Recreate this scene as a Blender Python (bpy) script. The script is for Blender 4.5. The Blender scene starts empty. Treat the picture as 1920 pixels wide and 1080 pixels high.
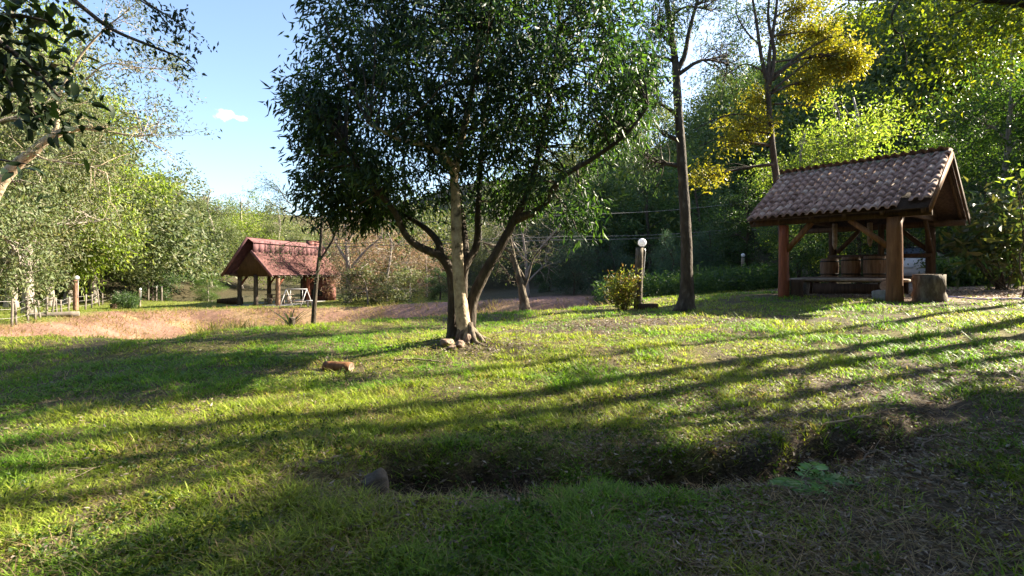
import bpy, math, random
import numpy as np
from mathutils import Vector, Matrix

# ------------------------------------------------------------------ camera, sky, sun, exposure
scene = bpy.context.scene
F_PX, HOR, EYE = 940.0, 510.0, 1.6          # focal length and horizon row measured in the 1920 px photograph
cam_data = bpy.data.cameras.new('camera')
cam_data.sensor_width = 36.0
cam_data.lens = F_PX / 1920.0 * 36.0
cam_data.shift_y = -30.0 / 1920.0
cam_data.clip_start = 0.05
cam_data.clip_end = 3000.0
cam = bpy.data.objects.new('camera', cam_data)
scene.collection.objects.link(cam)
cam.location = (0, 0, EYE)
cam.rotation_euler = (math.radians(90), 0, 0)
scene.camera = cam

SUN_AZ, SUN_EL = math.radians(70), math.radians(33)      # azimuth clockwise from the view direction (+Y)
SUN = Vector((math.sin(SUN_AZ) * math.cos(SUN_EL), math.cos(SUN_AZ) * math.cos(SUN_EL), math.sin(SUN_EL)))
world = bpy.data.worlds.new('World')
scene.world = world
world.use_nodes = True
wn, wl = world.node_tree.nodes, world.node_tree.links
wn.clear()
w_out = wn.new('ShaderNodeOutputWorld')
w_bg = wn.new('ShaderNodeBackground')
w_bg.inputs['Strength'].default_value = 0.066
sky = wn.new('ShaderNodeTexSky')
sky.sky_type = 'NISHITA'
sky.sun_disc = False
sky.sun_elevation = SUN_EL
sky.sun_rotation = SUN_AZ
sky.altitude = 400
sky.air_density = 1.0
sky.dust_density = 2.0
sky.ozone_density = 1.6
# two small white clouds high above the far valley
w_tc = wn.new('ShaderNodeTexCoord')
def cloud(px, py, w, h, prev):
    d = Vector(((px - 960) / F_PX, 1.0, (HOR - py) / F_PX)).normalized()
    mp = wn.new('ShaderNodeVectorMath'); mp.operation = 'SUBTRACT'; mp.inputs[1].default_value = d
    wl.new(w_tc.outputs['Generated'], mp.inputs[0])
    sc_ = wn.new('ShaderNodeVectorMath'); sc_.operation = 'MULTIPLY'; sc_.inputs[1].default_value = (1 / w, 1 / w, 1 / h)
    wl.new(mp.outputs[0], sc_.inputs[0])
    nz = wn.new('ShaderNodeTexNoise'); nz.inputs['Scale'].default_value = 110; nz.inputs['Detail'].default_value = 5
    wl.new(w_tc.outputs['Generated'], nz.inputs['Vector'])
    ln = wn.new('ShaderNodeVectorMath'); ln.operation = 'LENGTH'
    wl.new(sc_.outputs[0], ln.inputs[0])
    ad = wn.new('ShaderNodeMath'); ad.operation = 'MULTIPLY_ADD'; ad.inputs[1].default_value = 1.6
    wl.new(nz.outputs['Fac'], ad.inputs[0]); wl.new(ln.outputs['Value'], ad.inputs[2])
    mr = wn.new('ShaderNodeMapRange'); mr.inputs['From Min'].default_value = 1.9; mr.inputs['From Max'].default_value = 0.85
    mr.interpolation_type = 'SMOOTHSTEP'
    wl.new(ad.outputs[0], mr.inputs['Value'])
    mx = wn.new('ShaderNodeMix'); mx.data_type = 'RGBA'
    mx.inputs['B'].default_value = (9, 9, 9.4, 1)
    wl.new(mr.outputs[0], mx.inputs['Factor']); wl.new(prev, mx.inputs['A'])
    return mx.outputs['Result']
c1 = cloud(421, 216, 0.015, 0.009, sky.outputs[0])
c1 = cloud(453, 222, 0.011, 0.006, c1)
wl.new(c1, w_bg.inputs['Color'])
wl.new(w_bg.outputs[0], w_out.inputs['Surface'])

sun_data = bpy.data.lights.new('sun', 'SUN')
sun_data.energy = 5.0
sun_data.angle = math.radians(0.55)
sun_data.color = (1.0, 0.89, 0.70)
sun = bpy.data.objects.new('sun', sun_data)
scene.collection.objects.link(sun)
sun.rotation_euler = SUN.to_track_quat('Z', 'Y').to_euler()
sun.location = (30, 20, 30)

scene.view_settings.view_transform = 'Standard'
scene.view_settings.look = 'None'
scene.view_settings.gamma = 1.0
scene.view_settings.use_curve_mapping = False
scene.view_settings.exposure = 2.55
scene.render.engine = 'CYCLES'
scene.cycles.max_bounces = 8
scene.cycles.diffuse_bounces = 4
scene.cycles.transmission_bounces = 6
scene.cycles.glossy_bounces = 3
scene.cycles.use_denoising = True

# ------------------------------------------------------------------ helpers
rng = np.random.default_rng(7)
random.seed(7)
C = scene.collection

def hash2(ix, iy, s):
    n = (ix * 374761393 + iy * 668265263 + s * 982451653) & 0xFFFFFFFF
    n = ((n ^ (n >> 13)) * 1274126177) & 0xFFFFFFFF
    return ((n ^ (n >> 16)) & 0xFFFF) / 65535.0

def noise(x, y, scale, s=0, octaves=3):
    x = np.asarray(x, float) / scale; y = np.asarray(y, float) / scale
    out = np.zeros(np.broadcast(x, y).shape); amp = 1.0; tot = 0.0
    for o in range(octaves):
        ix = np.floor(x).astype(np.int64); iy = np.floor(y).astype(np.int64)
        fx = x - ix; fy = y - iy
        fx = fx * fx * (3 - 2 * fx); fy = fy * fy * (3 - 2 * fy)
        a = hash2(ix, iy, s + o); b = hash2(ix + 1, iy, s + o); c = hash2(ix, iy + 1, s + o); d = hash2(ix + 1, iy + 1, s + o)
        out += amp * (a + (b - a) * fx + (c - a) * fy + (a - b - c + d) * fx * fy)
        tot += amp; amp *= 0.5; x = x * 2.03 + 13.1; y = y * 2.03 + 7.7
    return out / tot

def sstep(a, b, v):
    t = np.clip((np.asarray(v, float) - a) / (b - a), 0, 1)
    return t * t * (3 - 2 * t)

def unit(v):
    return v / np.maximum(np.linalg.norm(v, axis=-1, keepdims=True), 1e-9)

class MB:
    """Collects vertices and faces of one mesh (numpy)."""
    def __init__(self):
        self.V = []; self.T = []; self.Q = []; self.N = 0; self.P = []
        self.col = []
    def add(self, V, T=None, Q=None, col=None):
        V = np.asarray(V, float).reshape(-1, 3)
        self.V.append(V)
        if T is not None and len(T): self.T.append(np.asarray(T, np.int64).reshape(-1, 3) + self.N)
        if Q is not None and len(Q): self.Q.append(np.asarray(Q, np.int64).reshape(-1, 4) + self.N)
        if col is not None: self.col.append(np.asarray(col, float).reshape(-1, 3))
        self.N += len(V)
    def poly(self, V, faces):
        """small meshes with faces of any size"""
        V = np.asarray(V, float).reshape(-1, 3)
        self.V.append(V)
        for f in faces:
            f = [i + self.N for i in f]
            if len(f) == 3: self.T.append(np.array([f]))
            elif len(f) == 4: self.Q.append(np.array([f]))
            else:
                for k in range(1, len(f) - 1): self.T.append(np.array([[f[0], f[k], f[k + 1]]]))
        self.N += len(V)
    def box(self, c, s, rot=None):
        c = np.asarray(c, float); h = np.asarray(s, float) / 2
        v = np.array([[x, y, z] for z in (-1, 1) for y in (-1, 1) for x in (-1, 1)], float) * h
        if rot is not None: v = v @ np.array(rot).T
        self.add(v + c, Q=[[0, 2, 3, 1], [4, 5, 7, 6], [0, 1, 5, 4], [2, 6, 7, 3], [0, 4, 6, 2], [1, 3, 7, 5]])
    def bar(self, a, b, w, h, up=(0, 0, 1)):
        """a rectangular beam from a to b"""
        a = np.asarray(a, float); b = np.asarray(b, float)
        d = unit(b - a); u = np.asarray(up, float)
        s = unit(np.cross(d, u)); t = np.cross(s, d)
        v = []
        for p in (a, b):
            for i, j in ((-1, -1), (1, -1), (1, 1), (-1, 1)):
                v.append(p + s * w / 2 * i + t * h / 2 * j)
        self.add(v, Q=[[0, 1, 2, 3], [7, 6, 5, 4], [0, 4, 5, 1], [1, 5, 6, 2], [2, 6, 7, 3], [3, 7, 4, 0]])
    def tube(self, pts, rad, sides=8, cap=True, bump=0.0, seed=0):
        pts = np.asarray(pts, float); n = len(pts)
        rad = np.broadcast_to(np.asarray(rad, float), (n,))
        tan = unit(np.gradient(pts, axis=0))
        ref = np.array([1.0, 0, 0]) if abs(tan[0][0]) < 0.8 else np.array([0, 1.0, 0])
        ang = np.linspace(0, 2 * math.pi, sides, endpoint=False)
        rs = np.random.default_rng(seed)
        wob = 1 + bump * (rs.random((n, sides)) - 0.5) if bump else None
        rings = []
        s = unit(np.cross(tan[0], ref))
        for i in range(n):
            s = unit(s - tan[i] * np.dot(s, tan[i])); t = np.cross(tan[i], s)
            r = rad[i] * (wob[i] if bump else 1.0)
            rings.append(pts[i] + np.outer(np.cos(ang) * r, s) + np.outer(np.sin(ang) * r, t))
        V = np.concatenate(rings)
        i = np.arange(n - 1)[:, None] * sides; j = np.arange(sides)[None, :]; k = (j + 1) % sides
        Q = np.stack([i + j, i + k, i + sides + k, i + sides + j], -1).reshape(-1, 4)
        T = []
        if cap:
            V = np.concatenate([V, pts[:1], pts[-1:]])
            a, b = n * sides, n * sides + 1
            jj = np.arange(sides); kk = (jj + 1) % sides
            T = np.concatenate([np.stack([np.full(sides, a), kk, jj], -1), np.stack([np.full(sides, b), (n - 1) * sides + jj, (n - 1) * sides + kk], -1)])
        self.add(V, T=T, Q=Q)
    def lathe(self, prof, sides=20, c=(0, 0, 0)):
        prof = np.asarray(prof, float); n = len(prof)
        ang = np.linspace(0, 2 * math.pi, sides, endpoint=False)
        V = np.concatenate([np.stack([np.cos(ang) * r, np.sin(ang) * r, np.full(sides, z)], -1) for r, z in prof]) + np.asarray(c, float)
        i = np.arange(n - 1)[:, None] * sides; j = np.arange(sides)[None, :]; k = (j + 1) % sides
        self.add(V, Q=np.stack([i + j, i + k, i + sides + k, i + sides + j], -1).reshape(-1, 4))
    def mesh(self, name, mat=None, smooth=False):
        me = bpy.data.meshes.new(name)
        V = np.concatenate(self.V) if self.V else np.zeros((0, 3))
        T = np.concatenate(self.T) if self.T else np.zeros((0, 3), np.int64)
        Q = np.concatenate(self.Q) if self.Q else np.zeros((0, 4), np.int64)
        me.vertices.add(len(V)); me.vertices.foreach_set('co', V.astype(np.float32).ravel())
        loops = np.concatenate([T.ravel(), Q.ravel()]).astype(np.int32)
        me.loops.add(len(loops)); me.loops.foreach_set('vertex_index', loops)
        starts = np.concatenate([np.arange(len(T)) * 3, len(T) * 3 + np.arange(len(Q)) * 4]).astype(np.int32)
        me.polygons.add(len(starts)); me.polygons.foreach_set('loop_start', starts)
        if smooth: me.polygons.foreach_set('use_smooth', np.ones(len(starts), bool))
        me.update(calc_edges=True)
        if self.col:
            col = np.concatenate(self.col)
            at = me.color_attributes.new('tint', 'FLOAT_COLOR', 'POINT')
            at.data.foreach_set('color', np.concatenate([col, np.ones((len(col), 1))], 1).astype(np.float32).ravel())
        if mat is not None: me.materials.append(mat)
        return me
    def build(self, name, mat, parent=None, smooth=False, kind=None, label=None):
        o = bpy.data.objects.new(name, self.mesh(name, mat, smooth))
        C.objects.link(o)
        if parent is not None: o.parent = parent
        if kind: o['kind'] = kind
        if label: o['label'] = label
        return o

def tag(o, label, cat, group=None):
    o['label'] = label; o['category'] = cat
    if group: o['group'] = group
    return o

def thing(name, label, cat, loc=(0, 0, 0), rz=0.0, group=None):
    o = bpy.data.objects.new(name, None)
    o.empty_display_size = 0.2
    C.objects.link(o)
    o.location = loc; o.rotation_euler = (0, 0, rz)
    return tag(o, label, cat, group)

def place(px, py, d):
    """the point seen at photo pixel (px, py) at distance d along the view axis"""
    return np.array([(px - 960) / F_PX * d, d, EYE + (HOR - py) / F_PX * d])

def lerp(a, b, t): return np.asarray(a, float) * (1 - t) + np.asarray(b, float) * t

def spline(pts, n):
    """Catmull-Rom through the points"""
    p = np.asarray(pts, float)
    if len(p) < 3:
        t = np.linspace(0, 1, n)[:, None]; return p[0] * (1 - t) + p[-1] * t
    p = np.concatenate([[2 * p[0] - p[1]], p, [2 * p[-1] - p[-2]]])
    u = np.linspace(0, len(p) - 3 - 1e-6, n); i = u.astype(int); t = (u - i)[:, None]
    a, b, c, d = p[i], p[i + 1], p[i + 2], p[i + 3]
    return 0.5 * (2 * b + (c - a) * t + (2 * a - 5 * b + 4 * c - d) * t ** 2 + (3 * b - a - 3 * c + d) * t ** 3)

# ------------------------------------------------------------------ materials
def new_mat(name):
    m = bpy.data.materials.new(name); m.use_nodes = True
    n, l = m.node_tree.nodes, m.node_tree.links
    n.clear()
    out = n.new('ShaderNodeOutputMaterial')
    return m, n, l, out

def principled(n, col, rough=0.8, spec=0.3, metal=0.0):
    b = n.new('ShaderNodeBsdfPrincipled')
    b.inputs['Base Color'].default_value = (*col, 1)
    b.inputs['Roughness'].default_value = rough
    b.inputs['Specular IOR Level'].default_value = spec
    b.inputs['Metallic'].default_value = metal
    return b

def ramp(n, l, fac, stops):
    r = n.new('ShaderNodeValToRGB')
    e = r.color_ramp.elements
    while len(e) > 1: e.remove(e[0])
    e[0].position = stops[0][0]; e[0].color = (*stops[0][1], 1)
    for p, c in stops[1:]:
        x = e.new(p); x.color = (*c, 1)
    l.new(fac, r.inputs['Fac'])
    return r.outputs['Color']

def mat_noise(name, stops, scale=4.0, rough=0.85, bump=0.3, bscale=None, stretch=(1, 1, 1), spec=0.25, coords='Object', detail=6, obj_var=0.0, dist=0.02):
    m, n, l, out = new_mat(name)
    tc = n.new('ShaderNodeTexCoord'); mp = n.new('ShaderNodeMapping'); mp.inputs['Scale'].default_value = stretch
    l.new(tc.outputs[coords], mp.inputs['Vector'])
    nz = n.new('ShaderNodeTexNoise'); nz.inputs['Scale'].default_value = scale; nz.inputs['Detail'].default_value = detail; nz.inputs['Roughness'].default_value = 0.65
    l.new(mp.outputs[0], nz.inputs['Vector'])
    fac = nz.outputs['Fac']
    if obj_var:
        oi = n.new('ShaderNodeObjectInfo')
        ma = n.new('ShaderNodeMath'); ma.operation = 'MULTIPLY_ADD'; ma.inputs[1].default_value = obj_var; l.new(oi.outputs['Random'], ma.inputs[0])
        sb = n.new('ShaderNodeMath'); sb.operation = 'SUBTRACT'; sb.inputs[1].default_value = obj_var / 2
        l.new(fac, sb.inputs[0]); l.new(sb.outputs[0], ma.inputs[2]); fac = ma.outputs[0]
    b = principled(n, (0.5, 0.5, 0.5), rough, spec)
    l.new(ramp(n, l, fac, stops), b.inputs['Base Color'])
    if bump:
        n2 = n.new('ShaderNodeTexNoise'); n2.inputs['Scale'].default_value = bscale or scale * 3; n2.inputs['Detail'].default_value = 6
        l.new(mp.outputs[0], n2.inputs['Vector'])
        bp = n.new('ShaderNodeBump'); bp.inputs['Strength'].default_value = bump; bp.inputs['Distance'].default_value = dist
        l.new(n2.outputs['Fac'], bp.inputs['Height']); l.new(bp.outputs[0], b.inputs['Normal'])
    l.new(b.outputs[0], out.inputs['Surface'])
    return m

def mat_leaf(name, cols, trans=0.4, tcol=None, rough=0.5, spec=0.35, tint=False, objvar=0.25):
    """leaf: colour varies leaf by leaf; light comes through"""
    m, n, l, out = new_mat(name)
    g = n.new('ShaderNodeNewGeometry')
    fac = g.outputs['Random Per Island']
    k = len(cols)
    col = ramp(n, l, fac, [((i + 0.5) / k, c) for i, c in enumerate(cols)])
    if objvar:
        oi = n.new('ShaderNodeObjectInfo')
        mr = n.new('ShaderNodeMapRange'); mr.inputs['To Min'].default_value = 1 - objvar; mr.inputs['To Max'].default_value = 1 + objvar
        l.new(oi.outputs['Random'], mr.inputs['Value'])
        mu = n.new('ShaderNodeVectorMath'); mu.operation = 'SCALE'
        l.new(col, mu.inputs[0]); l.new(mr.outputs[0], mu.inputs['Scale']); col = mu.outputs[0]
    if tint:
        at = n.new('ShaderNodeAttribute'); at.attribute_name = 'tint'
        mu = n.new('ShaderNodeVectorMath'); mu.operation = 'MULTIPLY'
        l.new(col, mu.inputs[0]); l.new(at.outputs['Color'], mu.inputs[1]); col = mu.outputs[0]
    b = principled(n, (0.1, 0.2, 0.05), rough, spec)
    l.new(col, b.inputs['Base Color'])
    t = n.new('ShaderNodeBsdfTranslucent')
    mu = n.new('ShaderNodeVectorMath'); mu.operation = 'MULTIPLY'; mu.inputs[1].default_value = tcol or (1.9, 2.1, 0.8)
    l.new(col, mu.inputs[0]); l.new(mu.outputs[0], t.inputs['Color'])
    mx = n.new('ShaderNodeMixShader'); mx.inputs[0].default_value = trans
    l.new(b.outputs[0], mx.inputs[1]); l.new(t.outputs[0], mx.inputs[2])
    l.new(mx.outputs[0], out.inputs['Surface'])
    return m

M = {}
M['bark_dark'] = mat_noise('bark_dark', [(0.3, (0.028, 0.021, 0.016)), (0.55, (0.07, 0.054, 0.04)), (0.75, (0.16, 0.14, 0.11))], 9, bump=0.9, bscale=26, stretch=(1, 1, 0.35), dist=0.03)
M['bark_main'] = mat_noise('bark_main', [(0.3, (0.04, 0.03, 0.022)), (0.5, (0.10, 0.078, 0.055)), (0.7, (0.22, 0.19, 0.14))], 8, bump=0.8, bscale=24, stretch=(1, 1, 0.4), dist=0.03)
M['bark_pale'] = mat_noise('bark_pale', [(0.34, (0.09, 0.068, 0.045)), (0.43, (0.30, 0.235, 0.16)), (0.58, (0.44, 0.355, 0.245)), (0.75, (0.56, 0.48, 0.36))], 9, bump=0.7, bscale=28, stretch=(1, 1, 0.8), dist=0.02)
M['bark_grey'] = mat_noise('bark_grey', [(0.3, (0.12, 0.10, 0.085)), (0.6, (0.30, 0.26, 0.22)), (0.8, (0.44, 0.40, 0.35))], 6, bump=0.7, bscale=22, stretch=(1, 1, 0.4), dist=0.03)
M['bark_red'] = mat_noise('bark_red', [(0.3, (0.10, 0.055, 0.035)), (0.6, (0.26, 0.15, 0.10)), (0.8, (0.36, 0.26, 0.2))], 6, bump=0.7, bscale=22, stretch=(1, 1, 0.4), dist=0.03)
M['leaf_main'] = mat_leaf('leaf_main', [(0.015, 0.03, 0.016), (0.02, 0.038, 0.019), (0.026, 0.046, 0.02), (0.034, 0.053, 0.024), (0.024, 0.04, 0.024), (0.075, 0.11, 0.03)], 0.32, (1.8, 2.4, 0.7), 0.5, 0.3)
M['leaf_blue'] = mat_leaf('leaf_blue', [(0.03, 0.05, 0.028), (0.045, 0.075, 0.035), (0.06, 0.09, 0.035)], 0.4, (1.8, 2.0, 0.8), 0.5)
M['leaf_yellow'] = mat_leaf('leaf_yellow', [(0.17, 0.165, 0.02), (0.24, 0.205, 0.025), (0.13, 0.15, 0.02), (0.29, 0.23, 0.03)], 0.48, (1.55, 1.6, 0.6), 0.5)
M['leaf_lime'] = mat_leaf('leaf_lime', [(0.12, 0.17, 0.03), (0.17, 0.22, 0.045), (0.09, 0.14, 0.025), (0.22, 0.24, 0.07)], 0.5, (1.8, 1.9, 0.7), 0.5)
M['leaf_olive'] = mat_leaf('leaf_olive', [(0.085, 0.105, 0.045), (0.115, 0.135, 0.055), (0.06, 0.08, 0.03), (0.16, 0.15, 0.075)], 0.35, (1.5, 1.6, 0.8), 0.55)
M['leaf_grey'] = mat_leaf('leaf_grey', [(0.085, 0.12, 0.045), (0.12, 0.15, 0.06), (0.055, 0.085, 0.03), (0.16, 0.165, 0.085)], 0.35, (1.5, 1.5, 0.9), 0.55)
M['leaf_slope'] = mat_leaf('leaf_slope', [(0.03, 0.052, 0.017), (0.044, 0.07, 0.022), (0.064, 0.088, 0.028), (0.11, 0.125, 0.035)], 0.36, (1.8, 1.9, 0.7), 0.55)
M['leaf_green'] = mat_leaf('leaf_green', [(0.05, 0.10, 0.02), (0.075, 0.13, 0.025), (0.035, 0.075, 0.02), (0.11, 0.15, 0.035)], 0.4, (1.8, 2.0, 0.7), 0.5)
M['leaf_dark'] = mat_leaf('leaf_dark', [(0.034, 0.062, 0.028), (0.05, 0.085, 0.036), (0.075, 0.11, 0.042)], 0.4, (1.8, 2.2, 0.8), 0.5)
M['leaf_teal'] = mat_leaf('leaf_teal', [(0.042, 0.075, 0.055), (0.06, 0.10, 0.07), (0.08, 0.12, 0.075)], 0.3, (1.5, 1.8, 1.0), 0.6)
M['leaf_pink'] = mat_leaf('leaf_pink', [(0.26, 0.17, 0.13), (0.32, 0.22, 0.16), (0.20, 0.14, 0.09), (0.17, 0.16, 0.07)], 0.35, (1.5, 1.3, 1.0), 0.6)
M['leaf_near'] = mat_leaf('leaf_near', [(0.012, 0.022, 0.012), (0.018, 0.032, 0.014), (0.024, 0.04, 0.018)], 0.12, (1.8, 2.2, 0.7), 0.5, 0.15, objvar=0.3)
M['grass'] = mat_leaf('grass', [(0.85, 0.9, 0.8), (1.1, 1.05, 1.0), (0.7, 0.8, 0.7), (1.35, 1.2, 1.2)], 0.45, (1.6, 1.8, 0.7), 0.5, 0.3, tint=True, objvar=0)
M['dead_leaf'] = mat_leaf('dead_leaf', [(0.14, 0.10, 0.07), (0.22, 0.175, 0.13), (0.09, 0.065, 0.045), (0.36, 0.32, 0.27), (0.17, 0.14, 0.11), (0.12, 0.10, 0.08)], 0.2, (1.3, 1.1, 0.8), 0.6, objvar=0)
M['wood_orange'] = mat_noise('wood_orange', [(0.3, (0.09, 0.04, 0.018)), (0.55, (0.19, 0.088, 0.036)), (0.75, (0.27, 0.14, 0.065))], 5, bump=0.4, bscale=20, stretch=(3, 3, 0.3), rough=0.65, dist=0.01)
M['wood_red'] = mat_noise('wood_red', [(0.3, (0.13, 0.035, 0.018)), (0.6, (0.27, 0.085, 0.04)), (0.8, (0.33, 0.13, 0.07))], 5, bump=0.3, bscale=18, stretch=(3, 3, 0.3), rough=0.55, dist=0.01)
M['wood_dark'] = mat_noise('wood_dark', [(0.3, (0.03, 0.018, 0.012)), (0.6, (0.075, 0.045, 0.028)), (0.8, (0.13, 0.085, 0.055))], 5, bump=0.4, bscale=16, stretch=(3, 3, 0.4), dist=0.01)
M['wood_brown'] = mat_noise('wood_brown', [(0.3, (0.10, 0.06, 0.04)), (0.6, (0.22, 0.14, 0.095)), (0.8, (0.3, 0.2, 0.145))], 5, bump=0.4, bscale=16, stretch=(3, 3, 0.4), dist=0.01)
M['wood_grey'] = mat_noise('wood_grey', [(0.3, (0.14, 0.10, 0.075)), (0.6, (0.30, 0.235, 0.18)), (0.8, (0.42, 0.35, 0.28))], 6, bump=0.5, bscale=20, stretch=(1, 1, 1), dist=0.015)
M['wood_white'] = mat_noise('wood_white', [(0.3, (0.09, 0.075, 0.06)), (0.6, (0.17, 0.145, 0.12)), (0.8, (0.27, 0.24, 0.2))], 6, bump=0.3, dist=0.01)
M['tile'] = mat_noise('tile', [(0.22, (0.12, 0.078, 0.06)), (0.42, (0.30, 0.185, 0.145)), (0.58, (0.41, 0.265, 0.21)), (0.74, (0.52, 0.40, 0.32)), (0.85, (0.45, 0.42, 0.31))], 9, bump=0.5, bscale=40, obj_var=0.3, dist=0.006, rough=0.9)
M['tile_moss'] = mat_noise('tile_moss', [(0.25, (0.10, 0.085, 0.06)), (0.5, (0.24, 0.22, 0.15)), (0.75, (0.38, 0.37, 0.25))], 9, bump=0.6, bscale=40, obj_var=0.2, dist=0.008, rough=0.95)
M['tile_red'] = mat_noise('tile_red', [(0.3, (0.06, 0.027, 0.025)), (0.55, (0.115, 0.05, 0.045)), (0.78, (0.18, 0.09, 0.082))], 2.5, bump=0.2, bscale=14, rough=0.8, dist=0.01)
M['red_board'] = mat_noise('red_board', [(0.3, (0.085, 0.04, 0.042)), (0.6, (0.14, 0.066, 0.068)), (0.8, (0.20, 0.105, 0.105))], 3, bump=0.2, stretch=(1, 1, 0.3), dist=0.01)
M['rock'] = mat_noise('rock', [(0.3, (0.06, 0.05, 0.042)), (0.55, (0.13, 0.11, 0.092)), (0.75, (0.26, 0.23, 0.2))], 5, bump=0.9, bscale=14, dist=0.03)
M['rock_warm'] = mat_noise('rock_warm', [(0.3, (0.12, 0.075, 0.055)), (0.55, (0.25, 0.18, 0.14)), (0.75, (0.4, 0.33, 0.28))], 5, bump=0.9, bscale=14, dist=0.03)
M['concrete'] = mat_noise('concrete', [(0.3, (0.16, 0.15, 0.14)), (0.6, (0.30, 0.29, 0.275)), (0.8, (0.4, 0.39, 0.37))], 7, bump=0.5, bscale=30, dist=0.008)
M['white_paint'] = mat_noise('white_paint', [(0.3, (0.34, 0.33, 0.32)), (0.7, (0.5, 0.49, 0.48))], 4, bump=0.05, rough=0.45)
M['brick_red'] = mat_noise('brick_red', [(0.3, (0.09, 0.035, 0.03)), (0.6, (0.17, 0.068, 0.06)), (0.8, (0.24, 0.11, 0.095))], 4, bump=0.4, dist=0.01)
M['black'] = mat_noise('black', [(0.3, (0.012, 0.012, 0.012)), (0.7, (0.03, 0.03, 0.03))], 5, bump=0.1, rough=0.6)
M['hose'] = mat_noise('hose', [(0.3, (0.16, 0.15, 0.34)), (0.7, (0.24, 0.23, 0.46))], 5, bump=0, rough=0.4, spec=0.5)

def simple(name, col, rough=0.4, spec=0.5, metal=0.0, coat=0.0, emis=None):
    m, n, l, out = new_mat(name)
    b = principled(n, col, rough, spec, metal)
    if coat: b.inputs['Coat Weight'].default_value = coat
    l.new(b.outputs[0], out.inputs['Surface'])
    return m
M['car_paint'] = simple('car_paint', (0.78, 0.79, 0.82), 0.3, 0.5, 0.0, 0.8)
M['car_glass'] = simple('car_glass', (0.012, 0.014, 0.016), 0.06, 0.6)
M['rubber'] = simple('rubber', (0.02, 0.02, 0.02), 0.8, 0.2)
M['alloy'] = simple('alloy', (0.5, 0.5, 0.52), 0.35, 0.5, 0.9)
M['tail_red'] = simple('tail_red', (0.35, 0.015, 0.015), 0.2, 0.6)
M['plate'] = simple('plate', (0.75, 0.75, 0.76), 0.4)
M['galv'] = simple('galv', (0.55, 0.56, 0.57), 0.45, 0.5, 0.3)
M['wire'] = simple('wire', (0.10, 0.10, 0.10), 0.5)
M['wire_fence'] = simple('wire_fence', (0.42, 0.40, 0.38), 0.5)
# frosted glass globe
m_, n_, l_, out_ = new_mat('globe')
b_ = principled(n_, (0.86, 0.87, 0.9), 0.22, 0.5)
t_ = n_.new('ShaderNodeBsdfTranslucent'); t_.inputs['Color'].default_value = (0.9, 0.9, 0.94, 1)
x_ = n_.new('ShaderNodeMixShader'); x_.inputs[0].default_value = 0.35
l_.new(b_.outputs[0], x_.inputs[1]); l_.new(t_.outputs[0], x_.inputs[2]); l_.new(x_.outputs[0], out_.inputs['Surface'])
M['globe'] = m_
# pond water
m_, n_, l_, out_ = new_mat('water')
b_ = principled(n_, (0.045, 0.05, 0.03), 0.06, 0.5)
nz_ = n_.new('ShaderNodeTexNoise'); nz_.inputs['Scale'].default_value = 3
bp_ = n_.new('ShaderNodeBump'); bp_.inputs['Strength'].default_value = 0.05
l_.new(nz_.outputs['Fac'], bp_.inputs['Height']); l_.new(bp_.outputs[0], b_.inputs['Normal']); l_.new(b_.outputs[0], out_.inputs['Surface'])
M['water'] = m_

# ground: colour painted per vertex (soil, turf, litter) and broken up by noise
m_, n_, l_, out_ = new_mat('ground')
at_ = n_.new('ShaderNodeAttribute'); at_.attribute_name = 'tint'
tc_ = n_.new('ShaderNodeTexCoord')
na_ = n_.new('ShaderNodeTexNoise'); na_.inputs['Scale'].default_value = 7; na_.inputs['Detail'].default_value = 9; na_.inputs['Roughness'].default_value = 0.75
nb_ = n_.new('ShaderNodeTexNoise'); nb_.inputs['Scale'].default_value = 45; nb_.inputs['Detail'].default_value = 5
l_.new(tc_.outputs['Object'], na_.inputs['Vector']); l_.new(tc_.outputs['Object'], nb_.inputs['Vector'])
cr_ = ramp(n_, l_, na_.outputs['Fac'], [(0.3, (0.45, 0.45, 0.45)), (0.5, (0.95, 0.95, 0.95)), (0.7, (1.6, 1.5, 1.4))])
cb_ = ramp(n_, l_, nb_.outputs['Fac'], [(0.35, (0.6, 0.6, 0.6)), (0.65, (1.35, 1.3, 1.25))])
mu_ = n_.new('ShaderNodeVectorMath'); mu_.operation = 'MULTIPLY'; l_.new(at_.outputs['Color'], mu_.inputs[0]); l_.new(cr_, mu_.inputs[1])
mv_ = n_.new('ShaderNodeVectorMath'); mv_.operation = 'MULTIPLY'; l_.new(mu_.outputs[0], mv_.inputs[0]); l_.new(cb_, mv_.inputs[1])
b_ = principled(n_, (0.1, 0.1, 0.1), 0.95, 0.1)
l_.new(mv_.outputs[0], b_.inputs['Base Color'])
bp_ = n_.new('ShaderNodeBump'); bp_.inputs['Strength'].default_value = 0.8; bp_.inputs['Distance'].default_value = 0.03
l_.new(nb_.outputs['Fac'], bp_.inputs['Height']); l_.new(bp_.outputs[0], b_.inputs['Normal']); l_.new(b_.outputs[0], out_.inputs['Surface'])
M['ground'] = m_

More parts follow.
